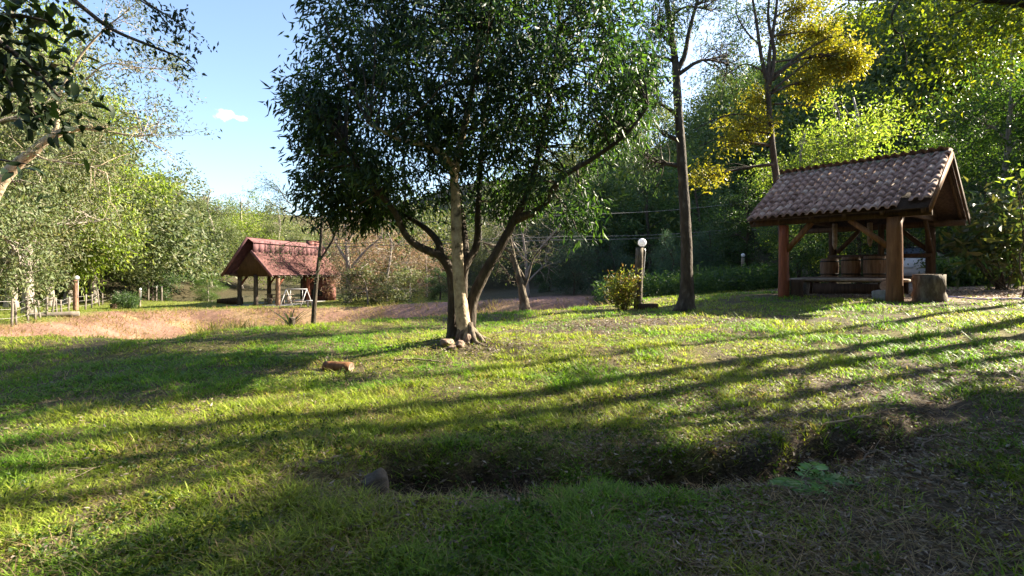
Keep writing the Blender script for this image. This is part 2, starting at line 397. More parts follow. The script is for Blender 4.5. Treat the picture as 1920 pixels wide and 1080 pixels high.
# ------------------------------------------------------------------ terrain
CTRL = np.array([
    (0, 0, 0), (0, 2.5, 0), (-3, 4, 0.0), (3, 3.5, 0.05), (0, 6, 0.12), (-6, 6, 0.02), (5, 6, 0.30), (9, 8, 0.5), (2.5, 8, 0.3),
    (-0.87, 9.1, 0.24), (-4, 8, 0.1), (-9, 8, 0.05),
    (9.8, 12.5, 0.80), (8.1, 15, 0.84), (12.5, 15.5, 0.9), (11, 18, 0.95), (6.5, 10, 0.55),
    (3.9, 15.5, 0.45), (4.84, 14, 0.47), (6, 17, 0.62),
    (-10.8, 10.6, 0.10), (-7.1, 10.1, 0.08), (-7.1, 11.2, 0.15), (-5.1, 12, 0.22), (-2.4, 14, 0.26), (0.64, 15, 0.32), (3.3, 16.5, 0.37),
    (-22, 22, -0.6), (-24, 28, -0.65), (-24, 35, -0.9), (-16, 37, -0.95), (-10, 38, -0.9), (-20, 42, -0.98),
    (0, 27, 0.10), (5, 26, 0.25), (-4, 31, -0.3), (5, 36, 0.5), (-2, 42, -0.2),
    (15, 16, 1.08), (20, 20, 1.3), (25, 14, 1.5), (14, 7, 0.75), (20, 5, 1.1), (12, 1, 0.5),
    (0, -10, 0), (-10, -5, -0.1), (12, -10, 0.5), (-20, 8, -0.2), (-30, 20, -0.4), (-28, 0, 0),
    (0, 70, -0.8), (-35, 60, -1.1), (-60, 45, 0), (45, 60, 3), (50, 10, 3), (0, 160, 0), (-120, 120, 0), (120, 120, 6), (0, -60, 0), (-90, -10, 2), (90, -10, 4)], float)
def _phi(r): return r
_D = np.linalg.norm(CTRL[:, None, :2] - CTRL[None, :, :2], axis=-1)
_A = np.block([[_phi(_D) + 0 * np.eye(len(CTRL)), np.ones((len(CTRL), 1))], [np.ones((1, len(CTRL))), np.zeros((1, 1))]])
_W = np.linalg.solve(_A, np.concatenate([CTRL[:, 2], [0]]))
BASIN = np.array([(-18, 13), (-13, 11.6), (-10.8, 11.0), (-7.2, 10.5), (-6.8, 11.5), (-5.1, 12.4), (-2.4, 14.4), (0.64, 15.5), (3.3, 17.2), (5.6, 20), (5.2, 25),
                  (0, 26.5), (-5, 32), (-11, 36.5), (-16.6, 35), (-22.5, 34.2), (-23.5, 28), (-21.6, 22), (-20.5, 16)], float)
POND = np.array([(-33, 44), (-24, 43), (-19.5, 47), (-22, 58), (-33, 62), (-40, 54)], float)
def poly_sd(x, y, poly):
    """signed distance, positive inside"""
    x = np.asarray(x, float); y = np.asarray(y, float)
    best = np.full(x.shape, 1e9); inside = np.zeros(x.shape, bool)
    for a, b in zip(poly, np.roll(poly, -1, 0)):
        e = b - a; L = e @ e
        t = np.clip(((x - a[0]) * e[0] + (y - a[1]) * e[1]) / L, 0, 1)
        best = np.minimum(best, np.hypot(x - a[0] - t * e[0], y - a[1] - t * e[1]))
        cond = ((a[1] > y) != (b[1] > y)) & (x < (b[0] - a[0]) * (y - a[1]) / (b[1] - a[1] + 1e-12) + a[0])
        inside ^= cond
    return np.where(inside, best, -best)
DITCH = np.array([(-1.15, 3.95), (-0.75, 4.02), (-0.34, 4.03), (0.1, 3.95), (0.5, 3.93), (1.0, 4.05), (1.5, 4.15), (2.1, 4.22), (2.9, 4.45), (3.8, 4.8), (4.9, 5.2)], float)
def ditch_coord(x, y):
    """offset across the ditch (positive = far bank) and how deep it is there"""
    best = np.full(np.shape(x), 1e9); off = np.zeros(np.shape(x)); along = np.zeros(np.shape(x))
    for k, (a, b) in enumerate(zip(DITCH[:-1], DITCH[1:])):
        e = b - a; L = e @ e
        t = np.clip(((x - a[0]) * e[0] + (y - a[1]) * e[1]) / L, 0, 1)
        dx = x - a[0] - t * e[0]; dy = y - a[1] - t * e[1]; d = np.hypot(dx, dy)
        s = np.sign(e[0] * dy - e[1] * dx) * d
        m = d < best
        best = np.where(m, d, best); off = np.where(m, s, off); along = np.where(m, k + t, along)
    return best, off, along
def ditch_depth(x, y):
    x = np.asarray(x, float); y = np.asarray(y, float)
    d, o, al = ditch_coord(x, y)
    o = o + (noise(x, y, 0.55, 231, 3) - 0.5) * 0.36
    fw = np.interp(al, [0, 3, 4.5, 8, 10], [0.45, 0.45, 0.22, 0.26, 0.4])
    prof = np.where(o > 0, 1 - np.clip(o / fw, 0, 1) ** 2 * (3 - 2 * np.clip(o / fw, 0, 1)), 1 - sstep(0.0, 0.75, -o))
    dep = np.interp(al, [0, 0.4, 1, 2.2, 3.4, 4.2, 5, 6.5, 8, 9, 10], [0.10, 0.28, 0.38, 0.36, 0.20, 0.06, 0.24, 0.30, 0.26, 0.15, 0.0])
    dep = dep * (0.55 + 0.9 * noise(x, y, 0.5, 241, 2))
    return prof * dep, d, o
def height(x, y, fine=True):
    x = np.asarray(x, float); y = np.asarray(y, float)
    sh = x.shape; xf = x.ravel(); yf = y.ravel()
    z = np.full(len(xf), _W[-1])
    for (cx, cy, _), w in zip(CTRL, _W[:-1]):
        z += w * np.sqrt((xf - cx) ** 2 + (yf - cy) ** 2 + 0.09)
    x, y = xf, yf
    r = np.hypot(x, y)
    z = np.where(r > 90, z * np.clip(1 - (r - 90) / 120, 0, 1), z)
    sd = poly_sd(x, y, BASIN)
    z = z - 1.35 * sstep(-0.2, 5.0, sd) + 0.10 * np.exp(-((sd + 0.6) / 0.8) ** 2) * (y < 20)
    z = z + (noise(x, y, 0.8, 251, 3) - 0.5) * 0.22 * sstep(0.3, 2.0, sd)
    sp = poly_sd(x, y, POND)
    z = z - 0.9 * sstep(-0.8, 2.5, sp)
    # wooded hills to both sides of the valley
    hl = 25 * sstep(0, 1, (-x - 31 - 0.10 * np.maximum(y - 40, 0)) / 52) * (1 - 0.55 * sstep(60, 130, y))
    hr = 30 * sstep(0, 1, (x * 0.8 + y * 0.33 - 21) / 50) * sstep(20, 42, y + 0.15 * np.maximum(x - 20, 0))
    far = 10 * sstep(90, 260, y) + 14 * sstep(150, 360, r)
    z = z + hl + hr + far
    near = np.exp(-r / 40)
    z = z + (noise(x, y, 2.6, 3, 3) - 0.5) * 0.16 * np.clip(r / 3, 0.3, 1) + (noise(x, y, 9, 9, 2) - 0.5) * 0.16 * np.clip(r / 8, 0, 1)
    if fine:
        m = (r < 12)
        z = z + np.where(m, (noise(x, y, 0.35, 21, 2) - 0.5) * 0.05, 0)
    dd, _, _ = ditch_depth(x, y)
    z = z - dd
    # low mound on the main tree's roots
    z = z + 0.12 * np.exp(-(((x + 0.87) / 1.1) ** 2 + ((y - 9.1) / 0.9) ** 2))
    return z.reshape(sh)
def gz(x, y): return float(height(np.array([x]), np.array([y]))[0])
Z0 = gz(0, 0)
cam.location.z = EYE           # eye 1.6 m above the nominal ground level
def ground_at(px, d):
    x = (px - 960) / F_PX * d
    return np.array([x, d, gz(x, d)])

def ground_color(x, y):
    """base colour of the soil surface: turf, red earth, litter, gravel"""
    r = np.hypot(x, y)
    turf = lerp((0.075, 0.085, 0.028), (0.14, 0.115, 0.055), noise(x, y, 1.3, 41, 4)[..., None])
    col = turf
    litter = np.clip(sstep(0.4, 2.0, x - 0.2 * y) * sstep(8.5, 4.5, y) * 0.9 + sstep(0.48, 0.62, noise(x, y, 1.1, 55, 3)) * 0.55, 0, 1)
    # trodden soil by the lamp and under the tall tree
    bare = np.exp(-(((x - 3.0) / 2.6) ** 2 + ((y - 11.2) / 1.5) ** 2)) + 0.8 * np.exp(-(((x - 1.2) / 1.6) ** 2 + ((y - 10.6) / 0.9) ** 2))
    bare = bare + 1.0 * np.exp(-(((x + 0.7) / 0.8) ** 2 + ((y - 8.7) / 0.5) ** 2))
    litter = np.clip(litter + bare, 0, 1)[..., None]
    col = lerp(col, (0.105, 0.078, 0.055), 0) * (1 - litter) + np.array((0.085, 0.07, 0.055)) * litter
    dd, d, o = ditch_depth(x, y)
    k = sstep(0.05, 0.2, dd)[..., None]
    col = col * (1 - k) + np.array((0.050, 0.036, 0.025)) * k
    sd = poly_sd(x, y, BASIN)
    k = (sstep(-0.1, 0.5, sd + (noise(x, y, 1.6, 61, 3) - 0.5) * 1.2))[..., None]
    earth = lerp((0.105, 0.06, 0.046), (0.235, 0.15, 0.115), noise(x, y, 1.2, 66, 4)[..., None])
    straw = sstep(0.5, 0.68, noise(x, y, 1.7, 67, 4))[..., None]
    earth = earth * (1 - 0.7 * straw) + np.array((0.25, 0.18, 0.105)) * 0.7 * straw
    col = col * (1 - k) + earth * k
    # grass rim beyond the basin
    g = (sstep(20, 26, r) * (1 - k[..., 0]))[..., None]
    far = lerp((0.10, 0.13, 0.03), (0.16, 0.165, 0.05), noise(x, y, 3, 71, 3)[..., None])
    gx = sstep(-2, -7, x)[..., None]
    col = col * (1 - g * gx) + far * g * gx
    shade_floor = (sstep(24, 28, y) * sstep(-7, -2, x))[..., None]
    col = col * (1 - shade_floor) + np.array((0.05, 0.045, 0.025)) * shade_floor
    # red dirt road behind the main tree
    rd = np.exp(-((y - (30 - 0.55 * (x + 4))) / 2.0) ** 2) * sstep(-12, -6, x) * sstep(14, 8, x)
    rd = np.clip(rd * 1.4, 0, 1)[..., None]
    col = col * (1 - rd) + np.array((0.24, 0.15, 0.125)) * rd
    # earth floor of the shed and the leaf-strewn drive beyond it
    a = np.array((-0.638, 0.769)); b = np.array((0.769, 0.638))
    u = (x - 10.03) * a[0] + (y - 12.1) * a[1]; v = (x - 10.03) * b[0] + (y - 12.1) * b[1]
    fl = (sstep(0, 0.5, u) * sstep(4.6, 4.0, u) * sstep(0.2, 0.7, v) * sstep(5.2, 4.6, v))[..., None]
    col = col * (1 - fl) + np.array((0.10, 0.07, 0.05)) * fl
    dr = (sstep(10.2, 11.6, x) * sstep(11.0, 13.0, y - 0.1 * (x - 10)) * sstep(26, 20, y) * sstep(26, 20, x))[..., None]
    col = col * (1 - dr) + lerp((0.20, 0.15, 0.12), (0.38, 0.31, 0.26), noise(x, y, 0.7, 81, 3)[..., None]) * dr
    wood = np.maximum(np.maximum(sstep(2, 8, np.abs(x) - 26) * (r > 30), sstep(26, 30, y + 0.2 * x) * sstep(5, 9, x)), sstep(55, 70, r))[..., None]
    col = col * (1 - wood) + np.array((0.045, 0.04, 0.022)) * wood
    return col

def build_ground():
    rr = np.concatenate([np.geomspace(0.5, 14, 230), np.geomspace(14.3, 60, 120), np.geomspace(61.5, 900, 50)])
    ang = np.concatenate([np.linspace(-58, 58, 420), np.linspace(60, 300, 60)])
    A = np.radians(ang); na, nr = len(A), len(rr)
    X = np.outer(rr, np.sin(A)); Y = np.outer(rr, np.cos(A))
    Z = height(X, Y)
    V = np.stack([X, Y, Z], -1).reshape(-1, 3)
    i = np.arange(nr - 1)[:, None] * na; j = np.arange(na)[None, :]; k = (j + 1) % na
    Q = np.stack([i + j, i + na + j, i + na + k, i + k], -1).reshape(-1, 4)[:, ::-1]
    mb = MB()
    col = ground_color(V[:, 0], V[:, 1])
    V = np.concatenate([V, [[0, 0, gz(0, 0)]]]); col = np.concatenate([col, col[:1]])
    T = np.stack([np.full(na, nr * na), (np.arange(na) + 1) % na, np.arange(na)], -1)
    mb.add(V, T=T, Q=Q, col=col)
    o = mb.build('ground', M['ground'], smooth=True)
    o['kind'] = 'structure'
    return o
build_ground()

pond = MB()
c_ = POND.mean(0)
pp = c_ + (POND - c_) * 1.02
pp = np.array([spline(np.concatenate([pp, pp[:1]]), 40)[k] for k in range(39)]) if False else pp
zz = -1.25
pond.poly(np.concatenate([np.c_[pp, np.full(len(pp), zz)], [[c_[0], c_[1], zz]]]), [[i, (i + 1) % len(pp), len(pp)] for i in range(len(pp))])
o = pond.build('pond', M['water']); o['kind'] = 'structure'

# ------------------------------------------------------------------ foliage tools
def leaves_into(mb, Pn, D, L, W, rs, fold=0.25, curl=0.15):
    """kite-shaped folded leaves at Pn pointing along D"""
    n = len(Pn)
    D = unit(D); R = rs.normal(size=(n, 3)); S = unit(np.cross(D, R)); N = np.cross(S, D)
    L = np.broadcast_to(L, (n,))[:, None]; W = np.broadcast_to(W, (n,))[:, None]
    b = Pn; t = Pn + D * L - N * L * curl; m = Pn + D * L * 0.42
    l = m - S * W / 2 + N * W * fold; r = m + S * W / 2 + N * W * fold
    V = np.stack([b, l, t, r], 1).reshape(-1, 3)
    i = np.arange(n)[:, None] * 4
    mb.add(V, T=np.concatenate([i + [0, 2, 1], i + [0, 3, 2]]))

def sprays(rs, centres, out_dir, n_leaf, twig, spread, droop, L, W, mb, jitter=0.5):
    """a twig of leaves at each centre"""
    n = len(centres); k = n_leaf
    td = unit(out_dir + rs.normal(size=(n, 3)) * 0.45)
    u = rs.random((n, k))
    P_ = centres[:, None] + td[:, None] * (u[..., None] - 0.4) * twig + rs.normal(size=(n, k, 3)) * spread
    D = td[:, None] * 0.5 + rs.normal(size=(n, k, 3)) * jitter; D[..., 2] -= droop
    leaves_into(mb, P_.reshape(-1, 3), D.reshape(-1, 3), L * (0.5 + 0.95 * rs.random(n * k)), W * (0.6 + 0.75 * rs.random(n * k)), rs)

def clumpy(q, f, thr, rs):
    a = rs.random((4, 3)) * 6.28
    v = sum(np.sin(f * (1 + 0.37 * k) * (q @ unit(rs.normal(size=3))) + a[k, 0]) for k in range(4))
    return v + rs.normal(size=len(q)) * 0.35 > thr
def limb_path(a, b, rs, sag=0.12, n=6):
    a = np.asarray(a, float); b = np.asarray(b, float); L = np.linalg.norm(b - a)
    mid = (a + b) / 2 + rs.normal(size=3) * L * 0.07; mid[2] += L * sag
    return spline([a, mid, b], n)

def tree_mesh(name, seed, trunk, r0, lobes, bark, leafmat, n_spray, leaf=(0.18, 0.07), n_leaf=14, twig=0.7, spread=0.16, droop=0.35, shell=0.45, limbs=True, twigs=1.0, extra=(), flare=1.5, r_top=0.25, sides=10, jitter=0.55, clump_f=1.9, clump_t=-0.45):
    """trunk: polyline (local); lobes: (cx,cy,cz,rx,ry,rz,weight). Returns trunk and crown meshes."""
    rs = np.random.default_rng(seed)
    tb, cb = MB(), MB()
    tp = spline(trunk, max(10, 4 * len(trunk)))
    s = np.linspace(0, 1, len(tp)); rad = r0 * (1 - (1 - r_top) * s)
    hgt = np.maximum(tp[:, 2] - tp[0, 2], 0)
    rad = rad * (1 + (flare - 1) * np.exp(-hgt / (r0 * 1.6)))
    tb.tube(tp, rad, sides, bump=0.16, seed=seed)
    for path, ra, rb in extra:
        q = spline(path, max(8, 4 * len(path)))
        tb.tube(q, np.linspace(ra, rb, len(q)), 8, bump=0.14, seed=seed + 5)
    lob = np.asarray(lobes, float)
    wt = lob[:, 6] * (lob[:, 3] * lob[:, 4] * lob[:, 5]) ** 0.67; wt = wt / wt.sum()
    cnt = np.maximum((wt * n_spray).astype(int), 3)
    for li, (lb, c) in enumerate(zip(lob, cnt)):
        d = unit(rs.normal(size=(c, 3)))
        rad_ = rs.random(c) ** shell
        q = lb[:3] + d * rad_[:, None] * lb[3:6]
        kp = clumpy(q, clump_f, clump_t, rs); q = q[kp]; d = d[kp]; c = len(q)
        if c < 3: continue
        sprays(rs, q, d, n_leaf, twig, spread, droop, leaf[0], leaf[1], cb, jitter)
        if limbs:
            ctr = lb[:3]
            cand = tp[(s > 0.3)]
            dist = np.linalg.norm(cand - ctr, axis=1) + 1.5 * np.maximum(cand[:, 2] - ctr[2] + 0.3 * lb[5], 0)
            k = int(np.argmin(dist)); a = cand[k]
            ra = float(np.interp(np.argmin(np.linalg.norm(tp - a, axis=1)), np.arange(len(tp)), rad)) * 0.62
            L = np.linalg.norm(ctr - a)
            path = limb_path(a, ctr, rs, 0.08, 7)
            tb.tube(path, np.linspace(ra, max(0.02, ra * 0.35), 7), 6, bump=0.12, seed=seed + li)
            nt = int(min(c, 40) * twigs)
            sel = rs.choice(c, min(nt, c), replace=False)
            for t_ in sel:
                st = path[rs.integers(3, 7)]
                tb.tube(limb_path(st, q[t_], rs, 0.05, 4), np.linspace(max(0.012, ra * 0.22), 0.006, 4), 4, cap=False)
    return tb.mesh(name + '_trunk', bark, True), cb.mesh(name + '_crown', leafmat)

def put_tree(name, meshes, label, cat, loc, rz=0.0, sc=1.0, group=None, sz=None):
    r = thing(name, label, cat, loc, rz, group)
    r.scale = (sc, sc, sz or sc)
    for nm, me in zip(('trunk', 'crown'), meshes):
        o = bpy.data.objects.new(nm, me); C.objects.link(o); o.parent = r
        if nm == 'crown': o['kind'] = 'stuff'
    return r

# ------------------------------------------------------------------ shed with clay tiles (right)
SR = np.array((10.03, 12.1)); SA = np.array((-0.638, 0.769)); SB = np.array((0.769, 0.638))
SHED_Z = 0.80
def shed_pt(u, v, z): 
    """u along the ridge from the near end, v from the front eave backwards, z above the shed floor"""
    p = SR + SA * u + SB * v
    return np.array([p[0], p[1], SHED_Z + z])
def build_shed():
    L, SP, EH, RISE = 4.37, 5.0, 2.27, 1.64
    root = thing('tiled_shed', 'open timber shed with mossy curved clay tile roof beside the drive', 'shed', shed_pt(L / 2, SP / 2, 0).tolist())
    off = np.array(root.location)
    def part(name, mb, mat, parent=root, smooth=False, kind=None, label=None):
        o = mb.build(name, mat, parent, smooth, kind, label)
        if parent is root: o.location = -off
        return o
    a3 = np.array([SA[0], SA[1], 0]); b3 = np.array([SB[0], SB[1], 0])
    slope = math.atan2(RISE, SP / 2); sl = math.hypot(RISE, SP / 2)
    # posts: square near post, round log post, two back posts
    zb = -0.15
    mb = MB(); p = shed_pt(0.73, 0.35, zb); q = shed_pt(0.73, 0.35, EH - 0.06)
    mid = [lerp(p, q, t) for t in np.linspace(0, 1, 9)]
    mb.tube(mid, [0.21, 0.20, 0.185, 0.185, 0.18, 0.18, 0.175, 0.175, 0.17], 10, bump=0.08, seed=3)
    part('post', mb, M['wood_orange'], smooth=True, label='thick orange timber post at the near corner')
    mb = MB(); mb.tube([shed_pt(3.43, 0.35, z) for z in np.linspace(zb, EH - 0.08, 8)], [0.165, 0.15, 0.145, 0.14, 0.14, 0.135, 0.135, 0.13], 12, bump=0.05, seed=4)
    part('post', mb, M['wood_red'], smooth=True, label='reddish round log post')
    for u, r in ((0.8, 0.13), (3.5, 0.13)):
        mb = MB(); mb.tube([shed_pt(u, 4.62, z) for z in np.linspace(zb, EH - 0.08, 6)], r, 10, bump=0.06, seed=int(u * 10))
        part('post', mb, M['wood_dark'], smooth=True)
    # plates, tie beams, rafters, braces
    for v in (0.35, 4.65):
        mb = MB(); mb.bar(shed_pt(-0.02, v, EH + 0.02), shed_pt(L + 0.02, v, EH + 0.02), 0.14, 0.17)
        part('wall_plate', mb, M['wood_dark'])
    for u in (0.73, 3.43):
        mb = MB(); mb.bar(shed_pt(u, 0.05, EH + 0.17), shed_pt(u, 4.95, EH + 0.17), 0.12, 0.15)
        part('tie_beam', mb, M['wood_dark'])
    for u0, u1, v, zz, mt in ((3.36, 2.68, 0.35, 0.85, 'wood_orange'), (0.82, 1.72, 0.35, 0.85, 'wood_orange'), (3.36, 2.7, 4.62, 0.8, 'wood_dark'), (0.85, 1.6, 4.62, 0.8, 'wood_dark')):
        mb = MB(); mb.bar(shed_pt(u0, v, EH - zz), shed_pt(u1, v, EH - 0.06), 0.10, 0.13)
        part('brace', mb, M[mt])
    for v0, v1 in ((0.4, 1.25), (4.55, 3.75)):
        mb = MB(); mb.bar(shed_pt(0.76, v0, EH - 0.85), shed_pt(0.76, v1, EH + 0.1), 0.09, 0.12)
        part('brace', mb, M['wood_dark'])
    for k in range(6):
        u = 0.1 + k * (L - 0.2) / 5
        for sgn in (0, 1):
            e = shed_pt(u, 0.03 if not sgn else SP - 0.03, EH + 0.03); r = shed_pt(u, SP / 2, EH + RISE + 0.0)
            mb = MB(); mb.bar(e, r, 0.07, 0.12, up=(0, 0, 1))
            part('rafter', mb, M['wood_dark'])
    # barge boards at the near gable, and the boarded gable behind them
    for sgn in (0, 1):
        e = shed_pt(-0.06, -0.06 if not sgn else SP + 0.06, EH + 0.04); r = shed_pt(-0.06, SP / 2, EH + RISE + 0.10)
        mb = MB(); mb.bar(e, r, 0.035, 0.17)
        part('barge_board', mb, M['wood_orange' if not sgn else 'wood_dark'])
    nb = 9
    for k in range(nb):                         # horizontal boards of the set-back gable
        z0 = 0.12 + k * (RISE - 0.2) / nb; z1 = z0 + (RISE - 0.2) / nb - 0.012
        i0 = z0 / RISE * SP / 2 + 0.16; i1 = z1 / RISE * SP / 2 + 0.16
        if i1 >= SP / 2 - 0.02: i1 = SP / 2 - 0.02
        if i0 >= i1: i0 = i1 - 0.01
        V = []
        for uu in (0.62 + 0.004 * (k % 2), 0.645 + 0.004 * (k % 2)):
            V += [shed_pt(uu, i0, EH + z0 + 0.1), shed_pt(uu, SP - i0, EH + z0 + 0.1), shed_pt(uu, SP - i1, EH + z1 + 0.1), shed_pt(uu, i1, EH + z1 + 0.1)]
        mb = MB(); mb.poly(V, [[0, 1, 2, 3], [7, 6, 5, 4], [0, 4, 5, 1], [1, 5, 6, 2], [2, 6, 7, 3], [3, 7, 4, 0]])
        part('gable_board', mb, M['wood_dark'])
    # decking boards under the tiles
    for sgn in (0, 1):
        V = []
        for dz in (0.075, 0.10):
            for u in (0.0, L):
                for t in (0.0, 1.0):
                    v = t * SP / 2; v = v if not sgn else SP - v
                    V.append(shed_pt(u, v, EH + dz + RISE * t))
        mb = MB(); mb.poly(V, [[0, 1, 3, 2], [4, 6, 7, 5], [0, 4, 5, 1], [2, 3, 7, 6], [0, 2, 6, 4], [1, 5, 7, 3]])
        part('roof_deck', mb, M['wood_dark'])
    # tiles: S-shaped clay tile, one object each on the front slope
    W, TL, step = 0.207, 0.43, 0.318
    def tile_mesh():
        t = np.linspace(0, 1, 10)
        xs = t * (W + 0.035)
        zs = np.where(t < 0.38, 0.012 - 0.02 * np.sin(t / 0.38 * math.pi), 0.012 + 0.072 * np.sin(np.clip((t - 0.38) / 0.62, 0, 1) * math.pi) ** 0.75)
        mb = MB(); V = []
        for (yy, s, lift) in ((0, 1.0, 0.032), (TL * 0.5, 0.97, 0.012), (TL, 0.92, 0.0)):
            for x, z in zip(xs, zs): V.append((x - W / 2 + 0.0, yy, z * s + lift))
        n = len(xs)
        Q = [[r * n + i, r * n + i + 1, (r + 1) * n + i + 1, (r + 1) * n + i] for r in range(2) for i in range(n - 1)]
        for x, z in zip(xs, zs): V.append((x - W / 2, 0.0, z + 0.014))       # lower lip
        Q += [[i + 1, i, 3 * n + i, 3 * n + i + 1] for i in range(n - 1)]
        mb.add(V, Q=Q)
        return mb.mesh('roof_tile', M['tile'], True)
    tm = tile_mesh()
    ncol = int(round(L / W)); nrow = int(math.ceil(sl / step))
    # local frame of the front slope: x towards the near end reversed, y up the slope
    xa = -a3; ya = unit(b3 * math.cos(slope) + np.array([0, 0, 1]) * math.sin(slope)); za = np.cross(xa, ya)
    if za[2] < 0: xa = a3; za = np.cross(xa, ya)
    rs = np.random.default_rng(12)
    for row in range(nrow):
        for colm in range(ncol):
            u = (colm + 0.5) * W
            if row == 0 and u < 0.70: continue
            if row == 1 and 0.42 < u < 0.66: continue
            o_ = shed_pt(u, -0.07, EH + 0.105) + ya * (row * step) + za * 0.012
            R = np.stack([xa, ya, za], 1)
            jr = Matrix.Rotation(rs.normal() * 0.05, 4, 'Z') @ Matrix.Rotation(rs.normal() * 0.02, 4, 'X') @ Matrix.Rotation(rs.normal() * 0.02, 4, 'Y')
            m4 = Matrix([[R[0, 0], R[0, 1], R[0, 2], 0], [R[1, 0], R[1, 1], R[1, 2], 0], [R[2, 0], R[2, 1], R[2, 2], 0], [0, 0, 0, 1]]) @ jr
            jj = o_ + ya * (rs.normal() * 0.012 - (0.05 if rs.random() < 0.06 else 0)) + xa * rs.normal() * 0.004 + za * abs(rs.normal()) * 0.004 - off
            t = bpy.data.objects.new('roof_tile', tm); C.objects.link(t); t.parent = root
            m4.translation = Vector(jj)
            t.matrix_basis = m4
            if row == nrow - 1:
                t.scale = (1, 0.8, 1)
    # back slope, turned away from the camera: joined
    mb = MB(); V0 = np.array([v.co[:] for v in tm.vertices]); F0 = np.array([p.vertices[:] for p in tm.polygons])
    yb = unit(-b3 * math.cos(slope) + np.array([0, 0, 1]) * math.sin(slope)); xb = a3; zb_ = np.cross(xb, yb)
    if zb_[2] < 0: xb = -a3; zb_ = np.cross(xb, yb)
    for row in range(nrow):
        for colm in range(ncol):
            o_ = shed_pt((colm + 0.5) * W, SP + 0.07, EH + 0.105) + yb * row * step + zb_ * 0.012
            mb.add(V0 @ np.stack([xb, yb, zb_], 1).T * 1.0 + o_, Q=F0)
    part('back_slope_tiles', mb, M['tile'], smooth=True, kind='stuff')
    # ridge caps
    t = np.linspace(0, math.pi, 9)
    mb = MB(); V = []
    for yy, s in ((0, 1.0), (0.4, 0.88)):
        for a in t: V.append((math.cos(a) * 0.13 * s, yy, math.sin(a) * 0.105 * s))
    for a in t: V.append((math.cos(a) * 0.112, 0.0, math.sin(a) * 0.088))
    mb.add(V, Q=[[i + 1, i, 9 + i, 9 + i + 1] for i in range(8)] + [[i, i + 1, 18 + i + 1, 18 + i] for i in range(8)])
    rm = mb.mesh('ridge_tile', M['tile_moss'], True)
    for k in range(13):
        t = bpy.data.objects.new('ridge_tile', rm); C.objects.link(t); t.parent = root
        y_ = a3; z_ = np.array([0, 0, 1.0]); x_ = np.cross(y_, z_)
        m4 = Matrix([[x_[0], y_[0], 0, 0], [x_[1], y_[1], 0, 0], [0, 0, 1, 0], [0, 0, 0, 1]]) @ Matrix.Rotation(rs.normal() * 0.03, 4, 'X')
        m4.translation = Vector(shed_pt(-0.05 + k * 0.34, SP / 2, EH + RISE + 0.115 + 0.012 * rs.random()) - off)
        t.matrix_basis = m4
    # hanging timber struts at the back
    for u, v, z0, z1, mt in ((3.05, 3.4, 1.55, 2.4, 'wood_grey'), (2.2, 3.9, 1.62, 2.4, 'wood_grey')):
        mb = MB(); mb.tube([shed_pt(u, v, z) for z in (z0, z0 + 0.15, z1)], [0.02, 0.075, 0.08], 8, bump=0.1)
        part('strut', mb, M[mt], smooth=True)
    mb = MB(); mb.bar(shed_pt(0.75, 4.45, 1.32), shed_pt(3.6, 4.45, 1.32), 0.10, 0.13)
    part('back_rail', mb, M['wood_dark'])
    return root
shed = build_shed()

def oriented(root_p, u_dir):
    return math.atan2(u_dir[1], u_dir[0])
RZ_A = math.atan2(SA[1], SA[0])
# back counter, barrels, bench, blocks and stumps inside the shed
r = thing('work_counter', 'dark plank counter under the barrels inside the shed', 'counter', shed_pt(2.5, 3.55, 0).tolist(), RZ_A)
mb = MB(); mb.box((0, 0, 0.60), (2.9, 0.85, 0.08)); mb.build('counter_top', M['wood_dark'], r)
for sx in (-1.25, 1.25):
    for sy in (-0.3, 0.3):
        mb = MB(); mb.box((sx, sy, 0.255), (0.12, 0.12, 0.61)); mb.build('leg', M['wood_dark'], r)
mb = MB(); mb.box((0, 0.32, 0.25), (2.3, 0.05, 0.35)); mb.build('apron', M['wood_dark'], r)
for u, w_, h_, lb in ((3.24, 0.55, 0.60, 'wooden barrel farthest from the orange shed post, brown hooped'), (2.62, 0.56, 0.64, 'middle one of three brown hooped barrels in the shed'), (1.97, 0.64, 0.66, 'widest brown hooped barrel in the shed, nearest the orange post')):
    r = thing('barrel', lb, 'barrel', shed_pt(u, 3.5, 0.645).tolist(), 0, 'barrels on the counter in the shed')
    ns = 18
    for k in range(ns):
        a0 = 2 * math.pi * k / ns + 0.012; a1 = 2 * math.pi * (k + 1) / ns - 0.012
        V = []
        zs = np.linspace(0, h_, 5)
        for z in zs:
            rr = w_ / 2 * (0.9 + 0.1 * math.sin(math.pi * z / h_))
            for aa in (a0, a1): V.append((rr * math.cos(aa), rr * math.sin(aa), z))
        for aa in (a0, a1): V.append((w_ * 0.41 * math.cos(aa), w_ * 0.41 * math.sin(aa), h_))
        mb = MB(); mb.poly(V, [[2 * i, 2 * i + 1, 2 * i + 3, 2 * i + 2] for i in range(5)])
        mb.build('stave', M['wood_brown'], r)
    for zf in (0.14, 0.84):
        z = zf * h_; rr = w_ / 2 * (0.9 + 0.1 * math.sin(math.pi * zf)) + 0.006
        mb = MB(); mb.lathe([(rr, z - 0.02), (rr + 0.004, z - 0.02), (rr + 0.004, z + 0.02), (rr, z + 0.02)], 24); mb.build('hoop', M['black'], r, True)
    mb = MB(); mb.lathe([(0.0, h_ - 0.03), (w_ * 0.42, h_ - 0.03)], 20); mb.build('head', M['wood_grey'], r)
r = thing('log_bench', 'long split log bench slab resting on blocks in the shed', 'bench', shed_pt(2.05, 1.15, 0).tolist(), RZ_A)
mb = MB()
pts = [(x, 0.02 * math.sin(x * 2), 0.57) for x in np.linspace(-1.45, 1.5, 12)]
